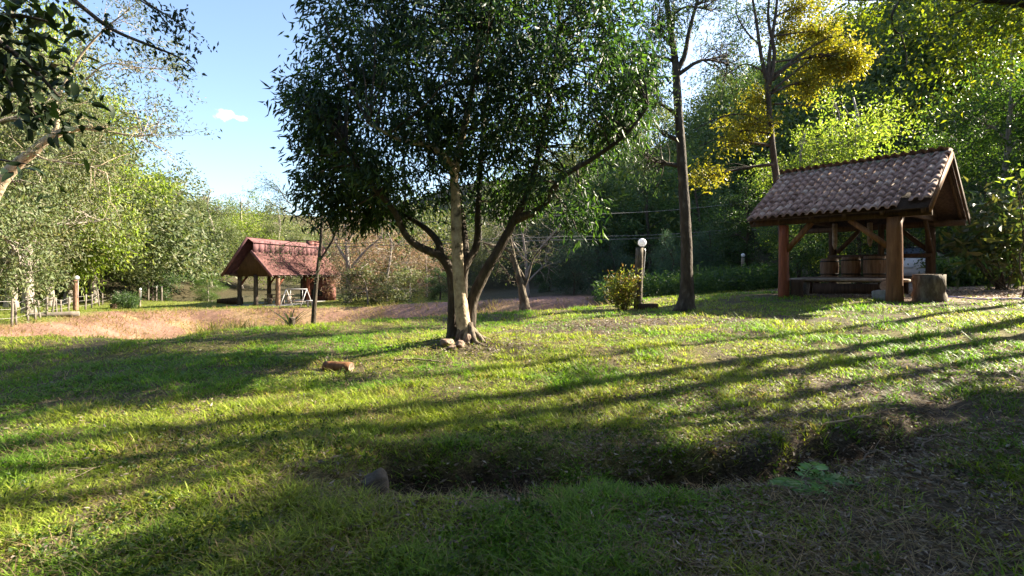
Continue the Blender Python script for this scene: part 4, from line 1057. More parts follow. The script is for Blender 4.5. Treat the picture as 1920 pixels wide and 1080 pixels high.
# ------------------------------------------------------------------ the big multi-stemmed tree in the middle
MT_D = 9.1
mt_base = ground_at(870, MT_D); mt_base[2] -= 0.06
def ml(px, py, dy=0.0):
    return place(px, py, MT_D + dy) - mt_base
def lobe(px, py, dy, rx, ry, rz, w, d0, base):
    """lobe given by photo position (px), radii in px for x and z and metres in depth"""
    k = (d0 + dy) / F_PX
    c = place(px, py, d0 + dy) - base
    return (*c, rx * k, ry, rz * k, w)
def build_main_tree():
    rs = np.random.default_rng(101)
    root = thing('shade_tree', 'large dark leafy multi-stemmed tree with pale trunk in the lawn centre', 'tree', mt_base.tolist())
    stems = [
        # (path, r0, r1, bark)
        ([ml(876, 648), ml(868, 600), ml(860, 520, -0.05), ml(856, 440, -0.1), ml(855, 380, -0.1), ml(852, 328, -0.1), ml(866, 258, -0.1), ml(885, 170, 0), ml(900, 60, 0.2), ml(905, -60, 0.3)], 0.13, 0.03, 'bark_pale'),
        ([ml(853, 330, -0.1), ml(838, 298, -0.3), ml(800, 272, -0.6), ml(750, 262, -1.0), ml(690, 230, -1.4)], 0.07, 0.02, 'bark_pale'),
        ([ml(850, 640, 0.25), ml(850, 590, 0.3), ml(847, 517, 0.3), ml(828, 482, 0.25), ml(809, 473, 0.2), ml(780, 459, 0.1), ml(758, 436, 0.0), ml(735, 390, -0.2), ml(690, 340, -0.5), ml(650, 280, -0.9)], 0.115, 0.03, 'bark_dark'),
        ([ml(826, 484, 0.25), ml(822, 456, 0.3), ml(800, 430, 0.5), ml(760, 405, 0.9), ml(700, 378, 1.4), ml(640, 340, 1.8)], 0.08, 0.02, 'bark_dark'),
        ([ml(866, 610, 0.3), ml(868, 540, 0.4), ml(872, 500, 0.4), ml(893, 462, 0.5), ml(896, 410, 0.6), ml(900, 320, 0.9), ml(910, 200, 1.2), ml(930, 60, 1.5)], 0.10, 0.03, 'bark_dark'),
        ([ml(872, 500, 0.4), ml(870, 440, 0.8), ml(850, 330, 1.3), ml(800, 220, 1.7), ml(760, 100, 1.9)], 0.09, 0.02, 'bark_dark'),
        ([ml(880, 615, 0.15), ml(886, 562, 0.15), ml(911, 509, 0.1), ml(935, 468, 0.1), ml(955, 431, 0.1), ml(980, 382, 0.1), ml(998, 336, 0.2), ml(1020, 240, 0.3), ml(1040, 120, 0.4), ml(1050, 0, 0.4)], 0.115, 0.03, 'bark_dark'),
        ([ml(968, 412, 0.1), ml(1000, 398, 0.0), ml(1022, 384, -0.1), ml(1053, 334, -0.4), ml(1118, 293, -0.7), ml(1175, 250, -0.9), ml(1215, 200, -1.0)], 0.08, 0.02, 'bark_dark'),
    ]
    for k, (path, r0, r1, bk) in enumerate(stems):
        q = spline(path, 4 * len(path)); s = np.linspace(0, 1, len(q))
        rad = r0 + (r1 - r0) * s
        if k in (0, 2):
            rad = rad * (1 + 0.4 * np.exp(-np.maximum(q[:, 2] - q[0, 2], 0) / 0.22))
        mb = MB(); mb.tube(q, rad, 12, bump=0.12, seed=k + 40); mb.build('trunk' if k == 0 else 'stem', M[bk], root, True)
    # surface roots
    for k, (ang, ln_) in enumerate(((-0.5, 0.55), (-1.2, 0.5), (-0.85, 0.75), (-1.9, 0.4), (-2.6, 0.4), (0.1, 0.45))):
        p0 = np.array([0.05, -0.02, 0.28]); pts = []
        for t in np.linspace(0, 1, 7):
            x = p0[0] + math.cos(ang) * ln_ * t + 0.06 * math.sin(5 * t + k); y = p0[1] + math.sin(ang) * ln_ * t
            zg = gz(mt_base[0] + x, mt_base[1] + y) - mt_base[2]
            pts.append((x, y, zg + 0.30 * (1 - t) ** 3 - 0.01))
        mb = MB(); mb.tube(pts, np.linspace(0.06, 0.015, 7), 8, bump=0.4, seed=k); mb.build('root', M['bark_main'], root, True)
    lobes = [
        lobe(700, 230, -0.2, 140, 1.6, 120, 1.0, MT_D, mt_base), lobe(880, 120, 0.0, 190, 2.2, 150, 1.0, MT_D, mt_base), lobe(1060, 180, 0.0, 150, 1.9, 130, 0.8, MT_D, mt_base),
        lobe(655, 320, 0.1, 85, 1.2, 75, 0.9, MT_D, mt_base), lobe(1040, 350, -0.2, 80, 1.0, 48, 0.7, MT_D, mt_base), lobe(790, 300, 0.3, 110, 1.6, 85, 1.0, MT_D, mt_base),
        lobe(940, 280, 0.4, 110, 1.7, 85, 0.9, MT_D, mt_base), lobe(850, -90, 0.3, 220, 2.4, 170, 0.9, MT_D, mt_base), lobe(685, 70, 0.1, 95, 1.5, 110, 0.95, MT_D, mt_base),
        lobe(1125, 90, -0.1, 95, 1.5, 120, 0.65, MT_D, mt_base), lobe(600, 230, -0.3, 50, 0.9, 70, 0.9, MT_D, mt_base), lobe(1150, 240, -0.5, 70, 1.0, 55, 0.55, MT_D, mt_base),
        lobe(1000, -40, 0.1, 160, 2.0, 130, 0.7, MT_D, mt_base), lobe(690, 385, 0.5, 85, 1.0, 42, 2.0, MT_D, mt_base), lobe(1085, 400, -0.9, 44, 0.5, 32, 1.4, MT_D, mt_base), lobe(610, 355, 0.2, 45, 0.8, 55, 1.2, MT_D, mt_base), lobe(950, 370, 0.7, 80, 0.9, 40, 1.0, MT_D, mt_base), lobe(820, 380, 1.0, 70, 0.8, 40, 0.9, MT_D, mt_base), lobe(575, 175, -0.2, 30, 0.6, 45, 1.4, MT_D, mt_base), lobe(1190, 170, -0.6, 45, 0.8, 70, 0.7, MT_D, mt_base)]
    for k in range(26):                       # stray outer boughs break the outline
        a = k * 2.39996; px = 885 + 300 * math.cos(a) * (0.92 + 0.16 * rs.random()); py = 150 + 235 * math.sin(a) * (0.92 + 0.2 * rs.random())
        rr = 24 + 26 * rs.random()
        if py > 300 and px > 780: continue
        lobes.append(lobe(px, py, rs.normal() * 0.8, rr, 0.45, rr * 0.8, 0.9, MT_D, mt_base))
    cb = MB(); tw = MB(); stem_pts = np.concatenate([spline(p, 20)[8:] for p, *_ in stems])
    lob = np.array(lobes); wt = lob[:, 6] * (lob[:, 3] * lob[:, 4] * lob[:, 5]) ** 0.72; cnt = (wt / wt.sum() * 8200).astype(int)
    for lb, c in zip(lob, cnt):
        d = unit(rs.normal(size=(c, 3))); q = lb[:3] + d * (rs.random(c) ** 0.42)[:, None] * lb[3:6]
        kp = clumpy(q, 3.0, -0.38, rs); q = q[kp]; d = d[kp]; c = len(q)
        # ragged outline
        q += rs.normal(size=q.shape) * 0.10
        sprays(rs, q, d * np.array([1, 1, 0.5]), 12, 0.42, 0.07, 0.55, 0.145, 0.038, cb, 0.42)
        sel = rs.choice(c, min(c, max(3, c // 14)), replace=False)
        for t in sel:
            k = np.argmin(np.linalg.norm(stem_pts - q[t], axis=1))
            tw.tube(limb_path(stem_pts[k], q[t], rs, 0.06, 4), np.linspace(0.022, 0.005, 4), 4, cap=False)
    tw.build('twigs', M['bark_dark'], root, True, kind='stuff')
    cb.build('crown', M['leaf_main'], root, kind='stuff')
build_main_tree()
G_R = 'stones around the big tree trunk'
for k, (px, py, sz, lb) in enumerate(((838, 652, (0.28, 0.22, 0.16), 'pale pinkish stone left of the big tree foot'), (862, 660, (0.22, 0.2, 0.15), 'small pinkish stone in front of the big tree foot'), (848, 664, (0.18, 0.16, 0.1), 'lowest small stone left before the big tree roots'), (878, 640, (0.12, 0.1, 0.2), 'upright small stone against the pale trunk'))):
    d = (8.75, 8.6, 8.5, 8.85)[k]; g = ground_at(px, d)
    stone('tree_stone', lb, (g - [0, 0, 0.03]).tolist(), k * 1.3, sz, 20 + k, 'rock_warm', 1.0, G_R)

# ------------------------------------------------------------------ tall tree beside the lamp
def tall_tree():
    d0 = 14.0; base = ground_at(1284, d0); base[2] -= 0.05
    pt = lambda px, py, dy=0: place(px, py, d0 + dy) - base
    lobes = [lobe(px, py, dy, rx, ry, rz, w, d0, base) for px, py, dy, rx, ry, rz, w in (
        (1225, 60, 0, 55, 1.2, 80, 2.2), (1212, 190, -0.4, 45, 1.1, 60, 2.0), (1245, -60, 0, 70, 1.2, 60, 1), (1335, 20, 0.3, 60, 1.0, 60, 1.3), (1330, -80, 0.3, 90, 1.3, 70, 1), (1290, -210, 0, 150, 2.2, 80, 1.6), (1180, -190, 0, 110, 1.8, 70, 1.4), (1400, -180, 0, 110, 1.8, 70, 1.2), (1365, 120, 0.5, 50, 0.9, 80, 0.6), (1215, 300, 0.3, 35, 0.8, 60, 1.0), (1262, 30, -0.5, 22, 0.4, 45, 0.8), (1240, 250, 0, 25, 0.4, 25, 0.35), (1195, 100, 0.2, 60, 1.3, 70, 1.5))]  # topmost lobes, out of view, are added to throw shade on the left lawn
    me = tree_mesh('tall_tree', 31, [pt(1284, 588), pt(1288, 540), pt(1287, 470), pt(1283, 380), pt(1277, 280), pt(1270, 180), pt(1266, 115), pt(1258, 60), pt(1248, -20), pt(1240, -120)], 0.185, lobes, M['bark_dark'], M['leaf_blue'], 2600, (0.13, 0.030), 12, 0.5, 0.12, 0.55, 0.6,
                   extra=[([pt(1268, 135), pt(1283, 105), pt(1292, 60), pt(1308, 0), pt(1330, -80)], 0.085, 0.03), ([pt(1270, 165), pt(1262, 172), pt(1256, 182)], 0.03, 0.015)], flare=2.0, r_top=0.28, twigs=1.0, sides=12)
    put_tree('tall_tree', me, 'tall straight dark-barked tree standing alone beside the globe lamp', 'tree', base.tolist())
tall_tree()
def yellow_tree():
    d0 = 18.5; base = ground_at(1462, d0); base[2] -= 0.05
    pt = lambda px, py, dy=0: place(px, py, d0 + dy) - base
    LB = lambda L_: [lobe(px, py, dy, rx, ry, rz, w, d0, base) for px, py, dy, rx, ry, rz, w in L_]
    yl = LB(((1570, 105, 0, 60, 1.1, 40, 1.0), (1540, 60, 0.3, 40, 0.8, 28, 0.5), (1515, 160, 0.3, 45, 0.8, 30, 0.6), (1600, 120, -0.3, 28, 0.6, 36, 1.0), (1400, 235, 0.2, 60, 0.9, 24, 0.35), (1370, 265, 0, 50, 0.8, 20, 0.3), (1325, 330, 0.3, 38, 0.6, 22, 0.4), (1470, 60, 0.5, 40, 0.7, 40, 0.3), (1500, 20, 0.5, 50, 0.8, 40, 0.4), (1420, 190, 0.4, 40, 0.6, 20, 0.35)))
    ex = [([pt(1442, 165), pt(1428, 110), pt(1418, 40), pt(1405, -40)], 0.09, 0.03), ([pt(1442, 160), pt(1452, 100), pt(1440, 30), pt(1450, -60)], 0.09, 0.03),
          ([pt(1448, 150), pt(1490, 110), pt(1540, 78), pt(1580, 66), pt(1612, 85)], 0.07, 0.015), ([pt(1448, 170), pt(1490, 135), pt(1530, 105), pt(1560, 100)], 0.05, 0.012), ([pt(1440, 235), pt(1400, 215), pt(1350, 220), pt(1300, 245)], 0.05, 0.012),
          ([pt(1440, 250), pt(1395, 245), pt(1350, 258), pt(1310, 275)], 0.045, 0.012), ([pt(1448, 195), pt(1490, 195), pt(1540, 205)], 0.04, 0.012), ([pt(1430, 90), pt(1400, 60), pt(1380, 20), pt(1390, -30)], 0.04, 0.012), ([pt(1440, 140), pt(1400, 120), pt(1370, 135), pt(1340, 150)], 0.04, 0.01)]
    me = tree_mesh('yellow_tree', 33, [pt(1470, 555), pt(1466, 430), pt(1455, 330), pt(1446, 250), pt(1440, 165), pt(1443, 100), pt(1455, 20), pt(1462, -70)], 0.155, yl, M['bark_dark'], M['leaf_yellow'], 1150, (0.13, 0.06), 15, 0.55, 0.13, 0.25, 0.6, extra=ex, r_top=0.2, twigs=0.5)
    r = put_tree('yellow_tree', me, 'slender forked tree with golden yellow leaves rising behind the shed', 'tree', base.tolist())
    # sparse blue-green sprays on its far side
    bl = LB(((1380, 90, 0.6, 55, 0.9, 70, 0.5), (1340, 140, 0.8, 45, 0.8, 60, 0.5), (1420, 20, 0.8, 70, 0.9, 50, 0.6), (1480, -40, 0.8, 90, 1.0, 60, 0.8), (1395, 170, 0.8, 40, 0.6, 30, 0.5)))
    _, cm = tree_mesh('yellow_tree_upper', 34, [pt(1443, 160), pt(1443, 60), pt(1455, 0), pt(1462, -70)], 0.05, bl, M['bark_dark'], M['leaf_blue'], 560, (0.16, 0.035), 13, 0.7, 0.15, 0.2, 0.6, limbs=False)
    o = bpy.data.objects.new('crown', cm); C.objects.link(o); o.parent = r; o['kind'] = 'stuff'; o['label'] = 'thin grey-green upper foliage'
yellow_tree()

# ------------------------------------------------------------------ tree kinds for the woods (each shared by a few trees)
def generic(name, seed, H, R, bark, leafm, n_spray, leaf, crown0=0.3, n_leaf=12, lobes_n=9, r0=None, twig=0.8, spread=0.2, droop=0.3, lean=0.0, shell=0.5, jitter=0.55, narrow=1.0):
    rs = np.random.default_rng(seed)
    tr = [(0, 0, -0.3), (lean * 0.3 + rs.normal() * 0.1, rs.normal() * 0.1, H * 0.25), (lean * 0.7 + rs.normal() * 0.2, rs.normal() * 0.2, H * 0.5), (lean + rs.normal() * 0.3, rs.normal() * 0.3, H * 0.78), (lean * 1.2, 0, H * 0.95)]
    lobes = []
    for k in range(lobes_n):
        t = (k + 0.5) / lobes_n; z = H * (crown0 + (0.92 - crown0) * t)
        prof = math.sin(math.pi * min(1, 0.18 + 0.78 * t)) ** 0.7
        a = k * 2.4 + rs.random(); rr = R * prof * 0.55
        lobes.append((lean * t + rr * math.cos(a), rr * math.sin(a), z, R * prof * (0.42 + 0.2 * rs.random()) * narrow, R * prof * (0.42 + 0.2 * rs.random()) * narrow, H * (0.10 + 0.05 * rs.random()), 1.0))
    return tree_mesh(name, seed, tr, r0 or H * 0.018, lobes, bark, leafm, n_spray, leaf, n_leaf, twig, spread, droop, shell, flare=1.6, twigs=0.5, jitter=jitter)
K = {}
K['olive_a'] = generic('olive_a', 1, 12, 4.6, M['bark_grey'], M['leaf_olive'], 2300, (0.18, 0.075), 0.12)
K['olive_b'] = generic('olive_b', 2, 13, 4.2, M['bark_grey'], M['leaf_grey'], 2700, (0.19, 0.085), 0.10, droop=0.2, spread=0.15)
K['green_a'] = generic('green_a', 3, 11, 4.2, M['bark_grey'], M['leaf_green'], 1900, (0.19, 0.085), 0.15)
K['lime'] = generic('lime', 4, 10, 4.2, M['bark_grey'], M['leaf_lime'], 1900, (0.18, 0.085), 0.12)
K['dark'] = generic('dark', 5, 11, 3.8, M['bark_dark'], M['leaf_dark'], 1100, (0.24, 0.10), 0.06)
K['teal'] = generic('teal', 6, 6, 2.6, M['bark_dark'], M['leaf_teal'], 900, (0.20, 0.045), 0.03, droop=-0.3, n_leaf=15)
K['pink'] = generic('pink', 7, 6.5, 3.0, M['bark_grey'], M['leaf_pink'], 620, (0.20, 0.05), 0.10, droop=0.0, n_leaf=12)
K['dense'] = generic('dense', 15, 12, 3.9, M['bark_dark'], M['leaf_dark'], 1900, (0.26, 0.12), 0.10, lobes_n=16, narrow=1.3)
K['bush'] = generic('bush', 8, 3.2, 1.9, M['bark_grey'], M['leaf_olive'], 420, (0.17, 0.07), 0.05, twig=0.5, spread=0.14)

def wood_tree(kind, name, px, d, top, label, rz=0.0, group=None, base_px=None, wide=1.0, dz=0.0):
    g = ground_at(px, d); h0 = {'olive_a': 12, 'olive_b': 13, 'green_a': 11, 'lime': 10, 'dark': 11, 'teal': 6, 'pink': 6.5, 'bush': 3.2}[kind]
    h = place(0, top, d)[2] - g[2]
    s = h / h0
    r = put_tree(name, K[kind], label, 'bush' if name.endswith('bush') else 'tree', (g + [0, 0, dz]).tolist(), rz, s * wide, group, sz=s)
    return r
G_W = 'trees along the left edge of the wood'
wood_tree('olive_b', 'wood_tree', -40, 21, -60, 'tallest pale grey-green tree at the left picture edge behind the fence', 0.4, G_W, wide=0.8)
wood_tree('olive_a', 'wood_tree', 20, 31, -120, 'very tall olive tree rising out of the picture behind the fence corner', 5.1, G_W, wide=0.7)
wood_tree('lime', 'wood_tree', 95, 33, -10, 'tall yellow-leaved tree behind the broad olive tree by the fence', 0.7, G_W, wide=0.6)
wood_tree('olive_a', 'wood_tree', 55, 27, 60, 'broad olive tree overhanging the wire fence', 1.9, G_W, wide=0.95)
wood_tree('lime', 'wood_tree', 128, 36, 120, 'yellow-green tree standing high above the broad olive tree by the fence', 2.6, G_W, wide=0.9)
wood_tree('olive_b', 'wood_tree', 175, 38, 300, 'grey twiggy tree spreading over the post lamp at the grass rim', 3.9, G_W, wide=1.35)
wood_tree('green_a', 'wood_tree', 225, 56, 250, 'bright green tree climbing the left slope below the ridge', 0.9, G_W, wide=0.8)
wood_tree('dark', 'wood_tree', 285, 48, 432, 'dark evergreen tree behind the pale pond posts', 1.2, G_W, wide=1.3)
wood_tree('olive_a', 'wood_tree', 335, 66, 338, 'rounded olive tree beyond the pond, left of the slim trunks', 4.4, G_W)
wood_tree('olive_b', 'wood_tree', 395, 64, 345, 'grey-green slim-trunked tree between pond and pavilion roof', 2.2, G_W, wide=0.9)
wood_tree('lime', 'wood_tree', 452, 70, 362, 'yellowish green tree right behind the pavilion gable peak', 5.2, G_W, wide=1.1)
wood_tree('olive_a', 'wood_tree', 520, 72, 385, 'low olive crown behind the middle of the pavilion ridge', 0.2, G_W, wide=1.2)
wood_tree('green_a', 'wood_tree', 390, 50, 505, 'small green tree drooping at the pond edge beside the pavilion', 2.9, G_W, wide=1.2)
G_B = 'trees beyond the road behind the big tree'
wood_tree('pink', 'bare_tree', 655, 43, 395, 'pale-trunked tree with pinkish dry twigs right of the pavilion', 0.3, G_B, wide=0.9)
wood_tree('pink', 'bare_tree', 725, 41, 425, 'widest pinkish brown twiggy tree behind the dry basin', 2.1, G_B, wide=1.25)
wood_tree('pink', 'bare_tree', 800, 44, 430, 'pinkish twiggy tree half hidden by the left dark stem', 4.0, G_B)
wood_tree('bush', 'roadside_bush', 690, 39, 490, 'green-brown bush at the foot of the pinkish trees beside the pavilion', 1.0, 'bushes beyond the basin', wide=1.2)
wood_tree('bush', 'roadside_bush', 765, 38, 495, 'olive bush between pinkish trees beyond the basin', 2.0, 'bushes beyond the basin', wide=1.2)
wood_tree('dark', 'roadside_bush', 825, 36, 500, 'dark green bush where the red road bends away', 3.0, 'bushes beyond the basin', wide=1.6)
wood_tree('olive_a', 'bare_tree', 905, 48, 400, 'olive tree seen between the big tree stems', 3.3, G_B, wide=0.9)
G_D = 'dark trees of the right wood'
wood_tree('teal', 'feathery_tree', 1075, 29, 425, 'feathery grey-green tree left of the globe lamp', 0.0, G_D, wide=0.9)
wood_tree('teal', 'feathery_tree', 1150, 31, 440, 'bluish feathery tree directly behind the globe lamp', 1.5, G_D, wide=0.9)
wood_tree('teal', 'feathery_tree', 1255, 25, 430, 'bluish fir-like tree behind the tall straight trunk', 2.4, G_D, wide=0.85)
wood_tree('teal', 'feathery_tree', 1330, 27, 425, 'bluish fir-like tree right of the tall straight trunk', 3.6, G_D, wide=0.8)
wood_tree('dark', 'dark_tree', 1030, 36, 470, 'low dark tree behind the bare grey branches', 3.6, G_D, wide=1.5)
wood_tree('dark', 'dark_tree', 1120, 38, 310, 'dark tree crossed by cables left of the lamp globe', 0.6, G_D)
wood_tree('dark', 'dark_tree', 1215, 36, 285, 'dark tree crossed by cables above the lamp globe', 1.6, G_D)
wood_tree('dark', 'dark_tree', 1310, 34, 290, 'dark tree crossed by cables right of the tall trunk', 2.6, G_D)
wood_tree('dark', 'dark_tree', 1400, 26, 330, 'dark dense tree filling the gap left of the shed roof', 4.1, G_D, wide=1.1)
wood_tree('dark', 'dark_tree', 1500, 21.5, 330, 'dark dense tree right behind the yellow-leaved trunk', 5.0, G_D, wide=1.0)
wood_tree('dark', 'dark_tree', 1610, 21, 300, 'dark dense tree above the middle of the tiled roof', 0.5, G_D, wide=1.0)
wood_tree('dark', 'dark_tree', 1700, 21, 285, 'dark dense tree above the near end of the tiled roof', 2.0, G_D, wide=0.95)
wood_tree('lime', 'sunlit_tree', 1510, 24.5, 235, 'sunlit lime green tree crown left of the yellow foliage', 0.4, 'sunlit crowns above the shed', wide=0.9)
wood_tree('lime', 'sunlit_tree', 1600, 25, 165, 'brightest sunlit lime green crown above the shed roof', 1.4, 'sunlit crowns above the shed', wide=0.95)
wood_tree('green_a', 'dark_tree', 1790, 26, 210, 'tall green tree rising beyond the shed gable', 0.8, G_D, wide=0.9)
wood_tree('green_a', 'dark_tree', 1895, 22, 40, 'tall green tree at the right picture edge', 3.1, G_D, wide=0.8)
wood_tree('dark', 'dark_tree', 1850, 19.5, 330, 'dark undergrowth tree behind the big-leaved shrub', 1.1, G_D, wide=1.3)
wood_tree('dark', 'dark_tree', 1950, 20, 250, 'dark tree cut by the right picture edge', 4.1, G_D, wide=1.1)

# trees off to the right that shade the foreground
G_S = 'shade trees off beside the lawn'
def off_tree(kind, x, y, h, wide, label, rz=0.0):
    h0 = {'olive_a': 12, 'green_a': 11, 'dark': 11, 'lime': 10, 'bush': 3.2, 'dense': 12}[kind]
    return put_tree('shade_side_tree', K[kind], label, 'tree', (x, y, gz(x, y)), rz, h / h0 * wide, G_S, sz=h / h0)
off_tree('dense', 14.0, 5.5, 11.8, 0.83, 'dense tree beside the lawn nearest the viewer', 0.4)
off_tree('dense', 19.5, 7.4, 14, 0.62, 'dense tree beside the lawn behind the nearest one', 1.4)
off_tree('dense', 10.0, 2.0, 11, 1.0, 'dense tree beside the viewer', 2.2)
off_tree('dense', 12.2, 3.4, 11, 1.0, 'dense tree beside the viewer and next to the lawn', 3.2)
off_tree('dense', 17.0, 5.4, 13, 0.84, 'tallest dense tree beside the lawn', 4.2)
off_tree('olive_a', 15.0, 1.5, 13, 0.9, 'olive tree beside the viewer', 4.2)
for bx, by, bh, bk, blb in ((-7, -6, 12, 'olive_a', 'olive sky-blocking tree added behind the viewer, on the side of the basin'), (1.5, -8, 13, 'dark', 'dark sky-blocking tree added straight behind the viewer'), (8.5, -5, 12, 'green_a', 'green sky-blocking tree added behind the viewer, on the side of the shed'), (-13, -1, 12, 'dark', 'dark sky-blocking tree added level with the viewer on the basin side'), (3.2, -3.6, 12, 'dense', 'dense sky-blocking tree added close behind the viewer'), (-3.6, -3.8, 12, 'dense', 'dense sky-blocking tree added close behind the viewer, on the basin side')):
    off_tree(bk, bx, by, bh, 1.1, blb, bx)  # unseen trees added to keep sky light off the foreground
def shade_canopy_tree():  # added out of view; crown lobes shaped to cast the foreground shade
    n2 = np.array((-math.cos(SUN_AZ), math.sin(SUN_AZ))); u2 = np.array((math.sin(SUN_AZ), math.cos(SUN_AZ)))
    b2 = 1.6 * n2 + 17.0 * u2; base = np.array([b2[0], b2[1], gz(*b2)])
    W = lambda s_, t_, z_: np.array([*(s_ * n2 + t_ * u2), z_]) - base
    lobes = [(*W(s_, t_, z_), r_, r_, rz_, w_) for s_, t_, z_, r_, rz_, w_ in ((1.5, 17, 4, 1.8, 1.8, 1), (1.4, 17.2, 7, 2.1, 1.8, 1), (1.7, 17, 9.5, 2.1, 1.5, 1.2), (2.2, 17, 10.5, 1.8, 0.9, 1.5), (3.5, 17.0, 10.6, 0.9, 0.6, 3), (3.9, 17.3, 10.6, 0.55, 0.5, 3), (2.4, 17, 6.2, 0.9, 0.7, 1.5))]
    me = tree_mesh('shade_canopy_tree', 171, [(0, 0, -0.2), (0, 0.1, 4), (0.1, 0, 8), (0, 0, 10.5)], 0.24, lobes, M['bark_dark'], M['leaf_dark'], 1900, (0.22, 0.10), 13, 0.6, 0.17, 0.3, 0.6, clump_t=-9, twigs=0.3)
    put_tree('shade_canopy_tree', me, 'added unseen tree beside the dense trees, crown shaped to shade the lawn', 'tree', base.tolist(), group=G_S)
shade_canopy_tree()
off_tree('green_a', 24, 20.5, 11, 0.9, 'green tree beside the drive beyond the shed', 2.2)
off_tree('green_a', 28, 24, 12, 0.9, 'farther green tree beside the drive', 0.2)
# tall slender trees whose bare trunks throw stripes over the lawn
def pole_tree(x, y, h, r0, label, seed):
    rs = np.random.default_rng(seed)
    lobes = [(rs.normal() * 0.6, rs.normal() * 0.6, h * (0.86 + 0.14 * k / 4), 1.2, 1.2, 0.8, 1) for k in range(5)]
    ex = []
    for k in range(9):
        z0 = h * (0.22 + 0.07 * k); a = rs.random() * 6.28; L = 0.9 + 1.3 * rs.random(); e = np.array([math.cos(a) * L, math.sin(a) * L, z0 + L * 0.7])
        ex.append(([(0, 0, z0), e * [0.5, 0.5, 1] - [0, 0, L * 0.25], e], 0.05, 0.015))
        lobes.append((*e, 0.35 + 0.25 * rs.random(), 0.4, 0.35, 0.5))
    me = tree_mesh('pole_tree', seed, [(0, 0, -0.2), (0.1, 0, h * 0.3), (-0.1, 0.1, h * 0.6), (0, 0, h)], r0, lobes, M['bark_grey'], M['leaf_olive'], 380, (0.22, 0.07), 12, r_top=0.35, twigs=0.4, extra=ex)
    put_tree('pole_tree', me, label, 'tree', (x, y, gz(x, y)), 0, 1, 'tall slender trees beside the lawn')
pole_tree(15.0, 11.4, 20, 0.22, 'tall slender bare-trunked tree beside the drive', 71)
pole_tree(12.9, 9.95, 19, 0.18, 'thinner slender bare-trunked tree beside the drive', 72)
pole_tree(15.6, 12.9, 20, 0.12, 'thinnest slender bare-trunked tree beside the drive', 74)
pole_tree(14.6, 9.8, 20, 0.13, 'leafier slender tree between the bare-trunked trees beside the drive', 75)

# ------------------------------------------------------------------ woods on the hillsides: one mass each
def forest(name, label, seed, n, region, leafm, leaf, per, rad):
    """leafy crowns massed on a slope"""
    rs = np.random.default_rng(seed); mb = MB(); tb = MB()
    pts = []
    while len(pts) < n:
        x, y = region(rs)
        pts.append((x, y))
    pts = np.array(pts); zz = height(pts[:, 0], pts[:, 1], False)
    for (x, y), z in zip(pts, zz):
        R = rad * (0.7 + 0.6 * rs.random()); H = R * (1.7 + 0.8 * rs.random())
        c = int(per * (R / rad) ** 2)
        d = unit(rs.normal(size=(c, 3))); d[:, 2] = np.abs(d[:, 2]) * 1.0 - 0.25
        lump = 1 + 0.25 * np.sin(d[:, 0] * 5 + rs.random() * 6) * np.sin(d[:, 1] * 5 + rs.random() * 6)
        q = np.array([x, y, z + H * 0.45]) + d * (rs.random(c) ** 0.25 * lump)[:, None] * np.array([R, R, H * 0.62])
        sprays(rs, q, d, 6, 0.9, 0.3, 0.25, leaf[0], leaf[1], mb, 0.6)
    o = mb.build(name, leafm); o['kind'] = 'stuff'; o['label'] = label; o['category'] = 'forest'
    return o
def reg_left(rs):
    d = rs.uniform(38, 105); t = rs.uniform(-0.52, 0.30); x = (-0.80 + t) * d
    x = -rs.uniform(0.60, 1.05) * d - 2
    return x, d
def reg_far(rs):
    d = rs.uniform(95, 150); return rs.uniform(-0.66, 0.3) * d, d
def reg_right(rs):
    d = rs.uniform(38, 85); return rs.uniform(0.18, 1.1) * d, d
def reg_mid(rs):
    d = rs.uniform(50, 110); return rs.uniform(-0.36, 0.22) * d, d
forest('hillside_forest', 'grey-green wood covering the left hillside', 201, 70, reg_left, M['leaf_grey'], (0.42, 0.22), 260, 4.2)
forest('far_forest', 'distant wood closing the valley beyond the pavilion', 202, 85, reg_far, M['leaf_olive'], (0.55, 0.3), 130, 5.2)
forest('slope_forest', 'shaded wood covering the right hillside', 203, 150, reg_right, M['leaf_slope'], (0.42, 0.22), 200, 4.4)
forest('valley_forest', 'wood along the valley floor behind the big tree', 204, 48, reg_mid, M['leaf_olive'], (0.42, 0.2), 200, 4.4)

